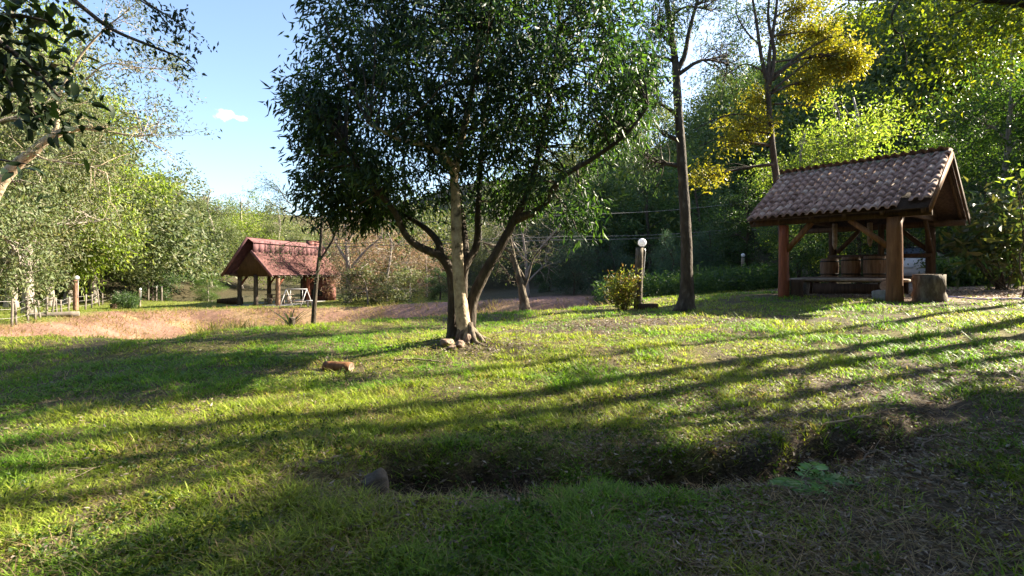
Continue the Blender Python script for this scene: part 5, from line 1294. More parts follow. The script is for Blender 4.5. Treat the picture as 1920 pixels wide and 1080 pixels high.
# ------------------------------------------------------------------ smaller trees and shrubs
def branchy(name, label, base, stems, sub, bark, seed, leaves=None, group=None, cat='tree'):
    """a tree given by its stems; sub = recursive side twigs (count, length, radius)"""
    rs = np.random.default_rng(seed)
    root = thing(name, label, cat, base.tolist(), 0, group)
    tips = []; mb = MB(); tb = MB()
    for k, (path, r0, r1) in enumerate(stems):
        q = spline(path, 4 * len(path)); rad = np.linspace(r0, r1, len(q))
        if k == 0: rad = rad * (1 + 0.6 * np.exp(-np.maximum(q[:, 2] - q[0, 2], 0) / (r0 * 2)))
        m1 = MB(); m1.tube(q, rad, 9, bump=0.14, seed=seed + k); m1.build('trunk' if k == 0 else 'limb', bark, root, True)
        n, ln_, r_ = sub
        for j in range(n):
            i = rs.integers(len(q) // 3, len(q)); p = q[i]
            d = unit(unit(q[min(i + 1, len(q) - 1)] - q[i - 1]) * 0.6 + rs.normal(size=3) * 0.75)
            L = ln_ * (0.5 + rs.random()); e = p + d * L + np.array([0, 0, -0.08 * L])
            pa = limb_path(p, e, rs, 0.05, 6); tb.tube(pa, np.linspace(r_, r_ * 0.3, 6), 4, cap=False)
            for t in range(4):
                p2 = pa[rs.integers(2, 6)]; d2 = unit(d + rs.normal(size=3) * 0.6); e2 = p2 + d2 * L * 0.5
                tb.tube(limb_path(p2, e2, rs, 0.03, 4), np.linspace(r_ * 0.5, r_ * 0.2, 4), 3, cap=False); tips.append((e2, d2)); tips.append(((p2 + e2) / 2, d2))
    tb.build('twigs', bark, root, True, kind='stuff')
    if leaves:
        lm, nl, lf, sp_, dr = leaves
        P_ = np.array([t[0] for t in tips]); D_ = np.array([t[1] for t in tips])
        sprays(rs, P_, D_, nl, 0.35, sp_, dr, lf[0], lf[1], mb, 0.5); mb.build('crown', lm, root, kind='stuff')
    return root
# thin young tree before the pavilion
d0 = 12.3; b0 = ground_at(588, d0); pt = lambda px, py, dy=0: place(px, py, d0 + dy) - b0
branchy('young_tree', 'thin dark forked young tree on the bank in front of the pavilion', b0, [
    ([pt(587, 625), pt(588, 600), pt(592, 540), pt(597, 495), pt(602, 450), pt(603, 400), pt(602, 360), pt(600, 300)], 0.065, 0.015),
    ([pt(598, 490), pt(612, 470), pt(628, 440), pt(636, 400), pt(645, 360)], 0.035, 0.012),
    ([pt(602, 440), pt(580, 418), pt(545, 400), pt(515, 385), pt(490, 372)], 0.018, 0.006),
    ([pt(602, 425), pt(570, 395), pt(540, 378), pt(520, 350), pt(498, 335)], 0.018, 0.006),
    ([pt(602, 400), pt(575, 370), pt(555, 362), pt(530, 366)], 0.016, 0.006),
    ([pt(601, 455), pt(570, 450), pt(540, 455), pt(520, 470)], 0.013, 0.005)], (5, 0.38, 0.007), M['bark_dark'], 81, (M['leaf_blue'], 7, (0.07, 0.013), 0.07, 0.1))
# bare grey trees behind the big tree
d0 = 17.0; b0 = ground_at(982, d0); b0[2] -= 0.1; pt = lambda px, py, dy=0: place(px, py, d0 + dy) - b0
branchy('leaning_tree', 'half bare leaning tree with dark mossy trunk behind the big tree', b0, [
    ([pt(985, 590), pt(982, 560), pt(974, 525), pt(966, 495), pt(955, 470), pt(930, 462), pt(905, 455)], 0.16, 0.03),
    ([pt(968, 500), pt(962, 470), pt(956, 440), pt(965, 420), pt(975, 395)], 0.06, 0.02), ([pt(978, 550), pt(990, 520), pt(1000, 485), pt(1020, 460), pt(1050, 430)], 0.05, 0.012),
    ([pt(985, 525), pt(970, 500), pt(945, 482), pt(935, 490), pt(960, 525)], 0.04, 0.01)], (9, 0.6, 0.012), M['bark_main'], 82, (M['leaf_grey'], 2, (0.08, 0.03), 0.05, 0.2))
d0 = 30.0; b0 = ground_at(1000, d0); pt = lambda px, py, dy=0: place(px, py, d0 + dy) - b0
branchy('bare_tree', 'bleached bare twiggy tree glowing pale beyond the road bank', b0, [
    ([pt(990, 560), pt(988, 520), pt(984, 470), pt(978, 430), pt(970, 400)], 0.12, 0.03), ([pt(988, 510), pt(1010, 470), pt(1035, 440), pt(1060, 415)], 0.08, 0.02), ([pt(986, 490), pt(965, 460), pt(945, 430), pt(935, 400)], 0.07, 0.02), ([pt(988, 530), pt(1020, 500), pt(1060, 490)], 0.06, 0.02)],
    (22, 1.2, 0.02), M['bark_grey'], 83)
d0 = 41.0; b0 = ground_at(652, d0); pt = lambda px, py, dy=0: place(px, py, d0 + dy) - b0
branchy('forked_tree', 'pale thick forked trunk tree just right of the pavilion', b0, [
    ([pt(652, 572), pt(654, 540), pt(653, 505), pt(650, 470), pt(648, 420)], 0.26, 0.10), ([pt(653, 510), pt(672, 485), pt(690, 465), pt(715, 445)], 0.15, 0.05), ([pt(651, 490), pt(638, 470), pt(628, 450), pt(620, 425)], 0.14, 0.05), ([pt(650, 460), pt(664, 430), pt(672, 400)], 0.12, 0.04)],
    (12, 1.6, 0.03), M['bark_grey'], 84, (M['leaf_pink'], 6, (0.18, 0.06), 0.2, 0.2), G_B)
# pale limb leaning out at the left
d0 = 15.5; b0 = ground_at(-60, d0); pt = lambda px, py, dy=0: place(px, py, d0 + dy) - b0
branchy('pale_tree', 'pale-barked tree leaning in over the left picture edge', b0, [
    ([pt(-60, 600), pt(-50, 470), pt(0, 345), pt(60, 285), pt(105, 252), pt(150, 240), pt(195, 238)], 0.24, 0.05), ([pt(100, 256), pt(108, 225), pt(106, 190)], 0.08, 0.04), ([pt(60, 285), pt(90, 300), pt(160, 310), pt(200, 325)], 0.04, 0.015), ([pt(150, 240), pt(220, 250), pt(260, 255), pt(290, 250)], 0.04, 0.01), ([pt(106, 190), pt(140, 120), pt(190, 60), pt(240, 20)], 0.05, 0.015), ([pt(160, 150), pt(200, 120), pt(250, 125), pt(300, 130)], 0.03, 0.01)],
    (14, 0.95, 0.012), M['bark_pale'], 85, (M['leaf_grey'], 9, (0.11, 0.04), 0.10, 0.2), G_W)

# bush beside the lamp, clipped bush, big-leaved shrub
def shrub(name, label, base, lobes, leafm, n, leaf, n_leaf=10, seed=1, twig=0.3, spread=0.07, droop=0.0, stems=7, bark=None, parts=True):
    rs = np.random.default_rng(seed); root = thing(name, label, 'bush', base.tolist())
    tb = MB(); cb = MB(); lob = np.asarray(lobes, float)
    for k in range(stems):
        l = lob[k % len(lob)]; e = l[:3] + rs.normal(size=3) * l[3:6] * 0.35
        tb.tube(limb_path((rs.normal() * 0.08, rs.normal() * 0.08, -0.05), e, rs, 0.0, 6), np.linspace(0.025, 0.008, 6), 5, cap=False)
    tb.build('stems', bark or M['bark_dark'], root, True, kind='stuff')
    wt = lob[:, 3] * lob[:, 4] * lob[:, 5]; cnt = np.maximum((wt / wt.sum() * n).astype(int), 4)
    for l, c in zip(lob, cnt):
        d = unit(rs.normal(size=(c, 3))); q = l[:3] + d * (rs.random(c) ** 0.45)[:, None] * l[3:6]
        sprays(rs, q, d + np.array([0, 0, 0.5]), n_leaf, twig, spread, droop, leaf[0], leaf[1], cb, 0.5)
    cb.build('foliage', leafm, root, kind='stuff')
    return root
M['leaf_lampbush'] = mat_leaf('leaf_lampbush', [(0.20, 0.24, 0.03), (0.12, 0.15, 0.03), (0.16, 0.09, 0.04), (0.09, 0.06, 0.03), (0.26, 0.27, 0.05)], 0.45, (1.7, 1.7, 0.7))
b0 = ground_at(1168, 15.2)
shrub('lamp_bush', 'yellow-green and rusty leaved bush at the globe lamp post', b0, [(0, 0, 0.45, 0.42, 0.4, 0.42), (-0.15, 0, 0.75, 0.38, 0.35, 0.32), (0.15, -0.05, 0.9, 0.32, 0.3, 0.3), (0.05, 0, 0.2, 0.4, 0.35, 0.2)], M['leaf_lampbush'], 230, (0.10, 0.035), 9, 91)
b0 = ground_at(237, 33.5)
shrub('clipped_bush', 'dark rounded clipped bush on the rim left of the pond', b0, [(0, 0, 0.45, 0.75, 0.65, 0.45), (0.25, 0, 0.55, 0.55, 0.5, 0.4), (-0.3, 0, 0.7, 0.45, 0.45, 0.45)], M['leaf_dark'], 380, (0.10, 0.05), 10, 92)
b0 = ground_at(1378, 22.5)
shrub('round_bush', 'small rounded dusky bush at the thin lamp post', b0, [(0, 0, 0.5, 0.6, 0.5, 0.5), (-0.3, 0, 0.4, 0.5, 0.4, 0.4)], M['leaf_teal'], 240, (0.10, 0.03), 10, 93)
M['leaf_big'] = mat_leaf('leaf_big', [(0.05, 0.085, 0.03), (0.07, 0.11, 0.035), (0.10, 0.115, 0.045), (0.14, 0.13, 0.05)], 0.35, (1.6, 1.8, 0.7))
b0 = ground_at(1880, 15.5)
shrub('broadleaf_shrub', 'large-leaved shrub hanging over the drive right of the shed', b0, [(-0.6, 0, 1.1, 0.9, 0.8, 0.8), (0.3, 0, 1.5, 1.1, 0.9, 0.9), (-0.2, 0.2, 2.0, 0.9, 0.8, 0.6), (-1.2, 0, 1.2, 0.6, 0.6, 0.35), (0.6, 0, 0.6, 0.9, 0.8, 0.5), (0.4, 0.5, 2.7, 0.9, 0.8, 0.6)], M['leaf_big'], 150, (0.34, 0.13), 7, 94, 0.6, 0.2, 0.25, 14)
b0 = ground_at(1925, 12.8)
shrub('edge_shrub', 'bright-leaved shrub sprig at the right picture edge above the drive', b0, [(-0.25, 0, 2.75, 0.22, 0.3, 0.12), (-0.2, 0, 3.2, 0.2, 0.3, 0.12), (0.5, 0, 2.4, 0.7, 0.5, 0.6)], M['leaf_lime'], 14, (0.17, 0.075), 5, 95, 0.4, 0.1, 0.1, 6)

# ------------------------------------------------------------------ near branches hanging into the picture, upper left
def big_leaf_mesh(name, L, W, curl, mat, nseg=6):
    mb = MB(); V = []
    for i in range(nseg + 1):
        t = i / nseg; w = W / 2 * math.sin(math.pi * min(1, t ** 0.8)) ** 0.8 if 0 < t < 1 else 0.004
        z = -curl * L * t * t
        V += [(t * L, -w, z + 0.22 * w), (t * L, 0, z), (t * L, w, z + 0.22 * w)]
    Q = [[3 * i + k, 3 * i + 3 + k, 3 * i + 4 + k, 3 * i + 1 + k] for i in range(nseg) for k in (0, 1)]
    mb.add(V, Q=Q); return mb.mesh(name, mat, True)
BL = [big_leaf_mesh('leaf', 0.20, 0.085, c, M['leaf_near']) for c in (0.12, 0.25, 0.4)]
def near_tree():
    rs = np.random.default_rng(55)
    base = np.array([-7.6, 4.0, gz(-7.6, 4.0)])
    root = thing('overhanging_tree', 'dark broad-leaved tree whose branches hang in from the upper left corner', 'tree', base.tolist())
    W = lambda px, py, d: place(px, py, d) - base
    mb = MB(); q = spline([(0, 0, -0.1), (0.1, 0.1, 1.5), (0.05, 0.2, 3.2), (0.3, 0.3, 5.0), (0.2, 0.4, 7.0)], 18); mb.tube(q, np.linspace(0.26, 0.12, 18), 12, bump=0.12); mb.build('trunk', M['bark_dark'], root, True)
    limbs = [([(0.1, 0.2, 3.0), W(-260, 60, 4.6), W(-60, 60, 4.8), W(40, 110, 4.9), W(110, 180, 4.9)], 0.06, 0.012), ([W(-60, 60, 4.8), W(20, 30, 4.6), W(90, 40, 4.6)], 0.03, 0.01), ([W(-20, 80, 4.8), W(30, 170, 4.7), W(75, 225, 4.7)], 0.025, 0.008),
             ([(0.1, 0.25, 3.4), W(-200, -160, 6), W(60, -60, 6.6), W(150, 10, 6.8), W(210, 55, 6.9), W(280, 85, 7.0), W(330, 105, 7.0), W(365, 130, 7.0)], 0.05, 0.006), ([W(120, -20, 6.8), W(230, -20, 6.9), W(290, 15, 7), W(330, 40, 7), W(372, 75, 7)], 0.022, 0.005), ([W(225, -20, 6.9), W(270, 5, 7), W(300, 30, 7), W(320, 60, 7.0)], 0.014, 0.004),
             ([W(0, 300, 5.2), W(35, 305, 5.0), W(60, 310, 4.9)], 0.012, 0.004)]
    limbs.append(([(0.1, 0.2, 2.0), W(-200, 330, 5.2), W(-40, 318, 5.2), W(0, 300, 5.2)], 0.04, 0.012))
    small = MB()
    for k, (pth, r0, r1) in enumerate(limbs):
        q = spline(pth, 6 * len(pth)); mb = MB(); mb.tube(q, np.linspace(r0, r1, len(q)), 7, bump=0.1); mb.build('branch', M['bark_dark'], root, True)
        if k in (0, 1, 2, 6):
            sel = q[len(q) // (2 if k == 0 else 3):] if k != 6 else q
            n = {0: 100, 1: 105, 2: 80, 6: 10}[k]
            for j in range(n):
                p = sel[rs.integers(len(sel))] + rs.normal(size=3) * np.array([0.17, 0.18, 0.16])
                if k == 6: p = sel[rs.integers(len(sel))] + rs.normal(size=3) * 0.05
                o = bpy.data.objects.new('leaf', BL[rs.integers(3)]); C.objects.link(o); o.parent = root; o.location = p
                o.rotation_euler = (rs.normal() * 0.6, 0.35 + rs.normal() * 0.45, rs.random() * 6.28); s = 0.45 + 0.38 * rs.random(); o.scale = (s, s, s)
            pp = sel[rs.integers(len(sel), size=n // 3)] + rs.normal(size=(n // 3, 3)) * np.array([0.2, 0.2, 0.18])
            sprays(rs, pp, rs.normal(size=(n // 3, 3)), 3, 0.15, 0.06, 0.3, 0.11, 0.05, small, 0.6)
        elif k in (3, 4, 5):
            sel = q[len(q) // 2:]
            n = 34 if k == 3 else 26
            pp = sel[rs.integers(len(sel), size=n)] + rs.normal(size=(n, 3)) * np.array([0.10, 0.1, 0.10])
            sprays(rs, pp, np.tile([[0.5, 0, -0.6]], (n, 1)), 5, 0.16, 0.045, 0.5, 0.075, 0.035, small, 0.5)
            for p in pp[:14]:
                i = np.argmin(np.linalg.norm(sel - p, axis=1)); m2 = small
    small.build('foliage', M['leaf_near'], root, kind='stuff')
near_tree()
# near tree off to the right: its boughs hang in from the upper right corner
def near_right():
    base = np.array([11.6, 7.4, gz(11.6, 7.4)]); q = 7.6 / 9.0
    W = lambda px, py, d=9.0: place(px, py, d * q) - base
    lobes = [(*W(px, py, d), rx * d * q / F_PX, ry * q, rz * d * q / F_PX, w) for px, py, d, rx, ry, rz, w in (
        (1850, 30, 8.6, 90, 0.9, 45, 0.8), (1740, 40, 8.8, 90, 0.9, 50, 0.8), (1640, 20, 9.2, 70, 0.8, 40, 0.7), (1700, 110, 9.2, 65, 0.7, 38, 0.7), (1800, 110, 9.4, 80, 0.8, 45, 0.6), (1900, 110, 9.2, 60, 0.7, 40, 0.5), (1660, 80, 9.4, 40, 0.5, 32, 0.7), (1690, 190, 9.4, 55, 0.5, 30, 0.5), (1790, 190, 9.4, 60, 0.5, 30, 0.35), (1760, -60, 9, 160, 1.2, 50, 1.0), (1980, 0, 9, 120, 1.2, 90, 1))]
    ex = [([(-0.1, 0, 3.4), W(2100, 60), W(1950, 12, 8.6), W(1800, -5, 8.8), W(1700, -5, 9.0), W(1600, -2, 9.2), W(1555, -8, 9.2)], 0.085, 0.018), ([W(1690, -5, 9), W(1672, 30, 9), W(1682, 62, 9.1), W(1710, 55, 9.1), W(1760, 65, 9.2)], 0.02, 0.005), ([W(1850, -5, 8.7), W(1825, 10, 8.6), W(1780, 30, 8.6)], 0.022, 0.01), ([W(1682, 62, 9.1), W(1655, 90, 9.2), W(1640, 120, 9.2)], 0.011, 0.004), ([W(1690, 65, 9.1), W(1700, 110, 9.2), W(1690, 150, 9.2)], 0.011, 0.004), ([W(1890, 8, 8.7), W(1860, 50, 8.9), W(1830, 90, 9)], 0.016, 0.005)]
    me = tree_mesh('bough_tree', 57, [(0, 0, -0.2), (0.05, 0, 2.0), (-0.1, 0, 4.2), (-0.3, 0, 6.5)], 0.2, lobes, M['bark_dark'], M['leaf_yellow_g'], 560, (0.075, 0.032), 14, 0.34, 0.075, 0.3, 0.6, extra=ex, limbs=False, twigs=0.4)
    put_tree('bough_tree', me, 'yellow-green leaved bough hanging in from the upper right corner', 'tree', base.tolist())
M['leaf_yellow_g'] = mat_leaf('leaf_yellow_g', [(0.10, 0.135, 0.015), (0.145, 0.17, 0.018), (0.07, 0.11, 0.015), (0.19, 0.19, 0.02)], 0.5, (1.7, 1.8, 0.6))
near_right()

# ------------------------------------------------------------------ plants on the bank and in the basin
def blades(mb, P_, az, L, W, lean, droop, tint, nseg=3):
    """arching grass blades: vectorised; tint (n,3)"""
    n = len(P_); d = np.stack([np.cos(az), np.sin(az), np.zeros(n)], -1); s = np.stack([-np.sin(az), np.cos(az), np.zeros(n)], -1)
    V = []; 
    for i in range(nseg + 1):
        t = i / nseg
        x = lean * t + droop * t * t; z = t * (1 - 0.35 * droop * t) 
        c = P_ + d * (x * L)[:, None] + np.array([0, 0, 1.0]) * (z * L * np.sqrt(np.maximum(0.1, 1 - 0.3 * lean ** 2)))[:, None]
        if i < nseg:
            w = (W * (1 - 0.55 * t ** 1.5) * 0.5)[:, None]; V += [c - s * w, c + s * w]
        else: V.append(c)
    m = 2 * nseg + 1
    V = np.stack(V, 1).reshape(-1, 3); b = np.arange(n)[:, None] * m
    Q = [b + [2 * i, 2 * i + 1, 2 * i + 3, 2 * i + 2] for i in range(nseg - 1)]
    T = b + [2 * nseg - 2, 2 * nseg - 1, 2 * nseg]
    mb.add(V, T=T, Q=np.concatenate(Q) if Q else None, col=np.repeat(tint, m, 0))

def grass_tint(x, y, rs, n):
    g = noise(x, y, 1.1, 141, 3); h = noise(x, y, 0.4, 151, 2)
    base = lerp((0.115, 0.215, 0.022), (0.22, 0.265, 0.04), sstep(0.35, 0.68, g)[:, None])
    dry = (rs.random(n) < 0.05 + 0.30 * sstep(0.5, 0.72, h) * sstep(0.4, 0.6, g))[:, None]
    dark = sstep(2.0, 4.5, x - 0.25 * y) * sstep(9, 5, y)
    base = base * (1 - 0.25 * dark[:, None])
    col = np.where(dry, np.array((0.25, 0.19, 0.10)), base)
    return col * (0.55 + 0.95 * rs.random(n))[:, None]
def grass_density(x, y):
    a = 0.62 + 0.9 * noise(x, y, 0.9, 161, 3)
    dd, d, o = ditch_depth(x, y)
    a = a * (1 - 0.85 * sstep(0.08, 0.24, dd))
    bare = np.exp(-(((x - 3.0) / 2.4) ** 2 + ((y - 11.2) / 1.3) ** 2)) + 0.8 * np.exp(-(((x - 1.2) / 1.6) ** 2 + ((y - 10.6) / 0.9) ** 2)) + np.exp(-(((x + 0.7) / 0.8) ** 2 + ((y - 8.7) / 0.45) ** 2))
    a = a * (1 - 0.85 * np.clip(bare, 0, 1))
    lit = sstep(0.4, 1.8, x - 0.2 * y) * sstep(7.5, 4.5, y)
    a = a * (1 - 0.80 * lit * (0.6 + 0.6 * noise(x, y, 0.6, 177, 2)).clip(0, 1))
    patch = sstep(0.53, 0.62, noise(x, y, 0.75, 171, 3)); a = a * (1 - (0.62 + 0.26 * sstep(1, 3, x)) * patch)
    sd = poly_sd(x, y, BASIN); a = a * sstep(0.6, -0.2, sd)
    u = (x - 10.03) * -0.638 + (y - 12.1) * 0.769; v = (x - 10.03) * 0.769 + (y - 12.1) * 0.638
    a = a * np.where((u > -0.2) & (u < 4.6) & (v > 0.45) & (v < 5.2), 0.02, 1)
    a = a * (1 - 0.95 * sstep(10.0, 11.5, x) * sstep(11.0, 12.5, y - 0.1 * (x - 10)))
    return a
def build_grass():
    rs = np.random.default_rng(301); mb = MB()
    def band(n, r0, r1, Lm, Wm, nseg, amax=50):
        # tufts: blade roots gathered round tuft centres
        nt = n // 7
        lr = np.exp(rs.uniform(np.log(r0), np.log(r1), nt)); an = np.radians(rs.uniform(-amax, amax, nt))
        tx, ty = lr * np.sin(an), lr * np.cos(an)
        keep = rs.random(nt) < grass_density(tx, ty); tx, ty = tx[keep], ty[keep]
        x = np.repeat(tx, 7) + rs.normal(size=len(tx) * 7) * 0.026 * np.repeat(np.maximum(1, np.hypot(tx, ty) / 5), 7); y = np.repeat(ty, 7) + rs.normal(size=len(tx) * 7) * 0.026 * np.repeat(np.maximum(1, np.hypot(tx, ty) / 5), 7)
        m = len(x); r = np.hypot(x, y)
        z = height(x, y) - 0.008
        long_ = 0.65 + 0.75 * sstep(0.35, 0.8, noise(x, y, 0.5, 181, 2))
        L = Lm * long_ * (0.5 + 0.9 * rs.random(m)); W = Wm * (0.7 + 0.6 * rs.random(m)) * np.maximum(1, r / 6.5)
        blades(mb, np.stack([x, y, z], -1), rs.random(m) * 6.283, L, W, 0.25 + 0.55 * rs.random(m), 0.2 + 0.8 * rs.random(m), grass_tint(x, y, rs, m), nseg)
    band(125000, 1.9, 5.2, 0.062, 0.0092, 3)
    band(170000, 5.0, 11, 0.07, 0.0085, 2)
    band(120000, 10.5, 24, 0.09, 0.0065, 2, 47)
    # withered blades lying flat between the tufts
    n = 26000; r = np.exp(rs.uniform(np.log(2.0), np.log(12), n)); an = np.radians(rs.uniform(-50, 50, n)); x, y = r * np.sin(an), r * np.cos(an)
    k = (poly_sd(x, y, BASIN) < 0) & (rs.random(n) < 0.25 + 0.75 * sstep(0.45, 0.6, noise(x, y, 0.75, 171, 3))); x, y = x[k], y[k]; m = len(x)
    blades(mb, np.stack([x, y, height(x, y) + 0.012], -1), rs.random(m) * 6.283, 0.05 + 0.08 * rs.random(m), 0.004 * np.maximum(1, np.hypot(x, y) / 5), np.full(m, 0.9), 0.9 + 0.5 * rs.random(m), lerp((0.16, 0.12, 0.07), (0.34, 0.27, 0.17), rs.random(m)[:, None]), 2)
    o = mb.build('lawn_grass', M['grass']); o['kind'] = 'stuff'; o['label'] = 'short tufted lawn grass covering the ground'; o['category'] = 'grass'
build_grass()
def basin_growth():
    rs = np.random.default_rng(311); mb = MB()
    n = 60000; x = rs.uniform(-24, 6, n); y = rs.uniform(11, 38, n)
    sd = poly_sd(x, y, BASIN); k = (sd > 0.05) & (rs.random(n) < 0.25 + 0.9 * sstep(0.45, 0.65, noise(x, y, 2.2, 191, 3))) & (rs.random(n) < sstep(12, 22, y) + 0.2); x, y = x[k], y[k]; m = len(x)
    z = height(x, y, False) - 0.01
    tint = lerp((0.14, 0.09, 0.055), (0.27, 0.19, 0.12), rs.random(m)[:, None]); g = rs.random(m) < 0.10; tint[g] = (0.20, 0.20, 0.06)
    blades(mb, np.stack([x, y, z], -1), rs.random(m) * 6.283, 0.12 + 0.22 * rs.random(m), 0.012 * np.maximum(1, y / 14), 0.3 + 0.6 * rs.random(m), 0.2 + 0.6 * rs.random(m), tint, 2)
    o = mb.build('dry_grass', M['grass']); o['kind'] = 'stuff'; o['label'] = 'dry straw-coloured stubble in the empty basin'; o['category'] = 'grass'
    mb = MB(); m = 2600
    c = rs.integers(0, 16, m); cx = rs.uniform(335, 640, 16); cd = rs.uniform(12.9, 17.0, 16)
    px = cx[c] + rs.normal(size=m) * 11; d = cd[c] + rs.normal(size=m) * 0.35; x = (px - 960) / F_PX * d; y = d
    z = height(x, y, False); L = np.clip((EYE - (598 - HOR) / F_PX * d - z) * (0.45 + 0.75 * rs.random(m) ** 1.5), 0.15, 1.6)
    blades(mb, np.stack([x, y, z], -1), rs.random(m) * 6.283, L, 0.016 + 0.016 * rs.random(m), 0.05 + 0.5 * rs.random(m), 0.1 + 0.8 * rs.random(m), lerp((0.15, 0.15, 0.03), (0.33, 0.28, 0.09), rs.random(m)[:, None]), 3)
    o = mb.build('tall_grass', M['grass']); o['kind'] = 'stuff'; o['label'] = 'tall yellow grass growing on the basin slope behind the bank'; o['category'] = 'grass'
    # rim grass beyond the basin
    mb = MB(); n = 60000; px = rs.uniform(-60, 900, n); d = np.exp(rs.uniform(np.log(20), np.log(46), n)); x = (px - 960) / F_PX * d; y = d
    k = (poly_sd(x, y, BASIN) < -0.1) & (poly_sd(x, y, POND) < 0) & ~((x > -23) & (x < -15.5) & (y > 36.5) & (y < 47)); x, y = x[k], y[k]; m = len(x); z = height(x, y, False)
    blades(mb, np.stack([x, y, z], -1), rs.random(m) * 6.283, 0.07 + 0.10 * rs.random(m), np.full(m, 0.03), 0.3 + 0.4 * rs.random(m), 0.3 + 0.4 * rs.random(m), lerp((0.10, 0.15, 0.03), (0.19, 0.19, 0.06), rs.random(m)[:, None]), 1)
    o = mb.build('rim_grass', M['grass']); o['kind'] = 'stuff'; o['label'] = 'sunlit short grass on the far rim beyond the basin'; o['category'] = 'grass'
basin_growth()
# spiky dark plant on the bank
b0 = ground_at(545, 12.0)
r = thing('spiky_plant', 'dark spiky arching rosette plant on the bank beside a short stump', 'plant', b0.tolist())
rs = np.random.default_rng(5)
for k in range(16):
    a = k * 2.4; L = 0.35 + 0.3 * rs.random(); mb = MB()
    blades(mb, np.zeros((1, 3)), np.array([a]), np.array([L]), np.array([0.04]), np.array([0.5 + 0.6 * rs.random()]), np.array([0.3 + 0.6 * rs.random()]), np.array([[0.035, 0.045, 0.025]]), 5)
    mb.build('blade', M['grass'], r)
log_thing('bank_stump', 'short dark stump on the bank next to the spiky plant', (ground_at(545, 11.9) + [0.08, -0.1, 0]).tolist(), 0, 0.22, 0.07, M['bark_dark'], True, cat='stump')
# small step beside the lamp
mb = MB(); mb.box((0, 0, 0.05), (0.5, 0.3, 0.22)); o = mb.build('timber_step', M['wood_dark']); g = ground_at(1215, 15.0); o.location = g; o.rotation_euler = (0, 0, 0.2); tag(o, 'dark timber step on the grass at the lamp post foot', 'step')
# sawn log in the lawn
g = ground_at(634, 7.55); log_thing('sawn_log', 'short sawn log lying in the grass left of the big tree', (g - [0, 0, 0.03]).tolist(), -0.25, 0.44, 0.085, M['wood_orange'], cat='log')
# rock at the end of the ditch
g = ground_at(716, 4.0); stone('ditch_rock', 'grey weathered rock at the left end of the hollow', (g[0], 3.80, gz(g[0], 3.80) - 0.10), 0.3, (0.24, 0.2, 0.36), 77, 'rock', 0.85)
g = ground_at(868, 3.25); stone('pebble', 'small grey pebble in the grass below the hollow', g.tolist(), 0.3, (0.06, 0.05, 0.04), 78, 'rock', 1.0, cat='stone')

# fallen branches
def fallen(name, label, pts, r0, mat='wood_grey', seed=0, twigs=3):
    rs = np.random.default_rng(seed); root = thing(name, label, 'branch', (pts[0][0], pts[0][1], gz(*pts[0][:2])))
    off = np.array(root.location); P3 = [np.array([x, y, gz(x, y) + 0.5 * r0 + h]) - off for x, y, h in pts]
    r0 = r0 * 0.7; q = spline(P3, 5 * len(P3)); q = q + rs.normal(size=q.shape) * np.array([0.012, 0.012, 0.006]); mb = MB(); mb.tube(q, np.linspace(r0, r0 * 0.3, len(q)) * (0.8 + 0.4 * rs.random(len(q))), 7, bump=0.35, seed=seed); mb.build('stick', M[mat], root, True)
    for k in range(twigs * 2):
        i = rs.integers(len(q) // 4, len(q) - 1); d = unit(q[i + 1] - q[i] + rs.normal(size=3) * np.array([0.05, 0.05, 0.01])); e = q[i] + (d + np.array([rs.normal() * 0.6, rs.normal() * 0.6, 0.05])) * 0.16
        mb = MB(); mb.tube([q[i], (q[i] + e) / 2 + rs.normal(size=3) * 0.01, e], [r0 * 0.4, r0 * 0.3, r0 * 0.15], 5); mb.build('twig', M[mat], root, True)
G2 = lambda px, d, h=0.0: ((px - 960) / F_PX * d, d, h)
fallen('fallen_branch', 'forked pale fallen branch on the shaded bank to the right', [G2(1545, 4.75, 0.02), G2(1600, 4.85, 0.03), G2(1640, 4.95, 0.04), G2(1680, 5.05, 0.05)], 0.016, seed=1)
fallen('fallen_branch', 'curled pale dry frond on the bank left of the forked branch', [G2(1500, 5.0, 0.02), G2(1530, 5.05, 0.08), G2(1560, 5.0, 0.02)], 0.012, seed=2)
fallen('fallen_branch', 'arched dead palm-like frond in the shaded litter', [G2(1590, 4.4, 0.0), G2(1635, 4.5, 0.08), G2(1665, 4.45, 0.06), G2(1690, 4.4, 0.0)], 0.012, seed=3)
fallen('fallen_branch', 'pale curved bark strip at the far right of the hollow', [G2(1722, 4.45, 0.0), G2(1750, 4.5, 0.07), G2(1790, 4.5, 0.03)], 0.018, seed=4, twigs=0)
fallen('fallen_branch', 'dark stick standing in the hollow', [G2(1000, 3.75, -0.05), G2(980, 3.95, 0.02), G2(962, 4.15, 0.14)], 0.02, 'wood_dark', seed=5, twigs=1)
fallen('fallen_branch', 'thin reddish twig bundle at the right edge of the hollow', [G2(950, 3.55, 0.02), G2(1000, 3.6, 0.03), G2(1050, 3.72, 0.05)], 0.008, 'wood_red', seed=6, twigs=5)
fallen('fallen_branch', 'arched pale dry vine below the hollow', [G2(880, 3.35, 0.0), G2(920, 3.45, 0.05), G2(970, 3.45, 0.03), G2(1010, 3.5, 0.0)], 0.006, seed=7, twigs=0)
fallen('fallen_branch', 'long grey root-like branch on the ground left of the big tree', [G2(740, 8.0, 0.0), G2(790, 7.9, 0.03), G2(830, 7.75, 0.02), G2(875, 7.6, 0.0)], 0.025, seed=8, twigs=1)
fallen('fallen_branch', 'short upright dry twig in the lit grass left', [G2(372, 5.4, 0.0), G2(366, 5.4, 0.07), G2(362, 5.4, 0.10)], 0.008, seed=9, twigs=0)
fallen('fallen_branch', 'thin pale stick in the lit grass at the lower left', [G2(60, 3.5, 0.01), G2(130, 3.8, 0.02), G2(210, 4.1, 0.02)], 0.007, seed=10, twigs=1)
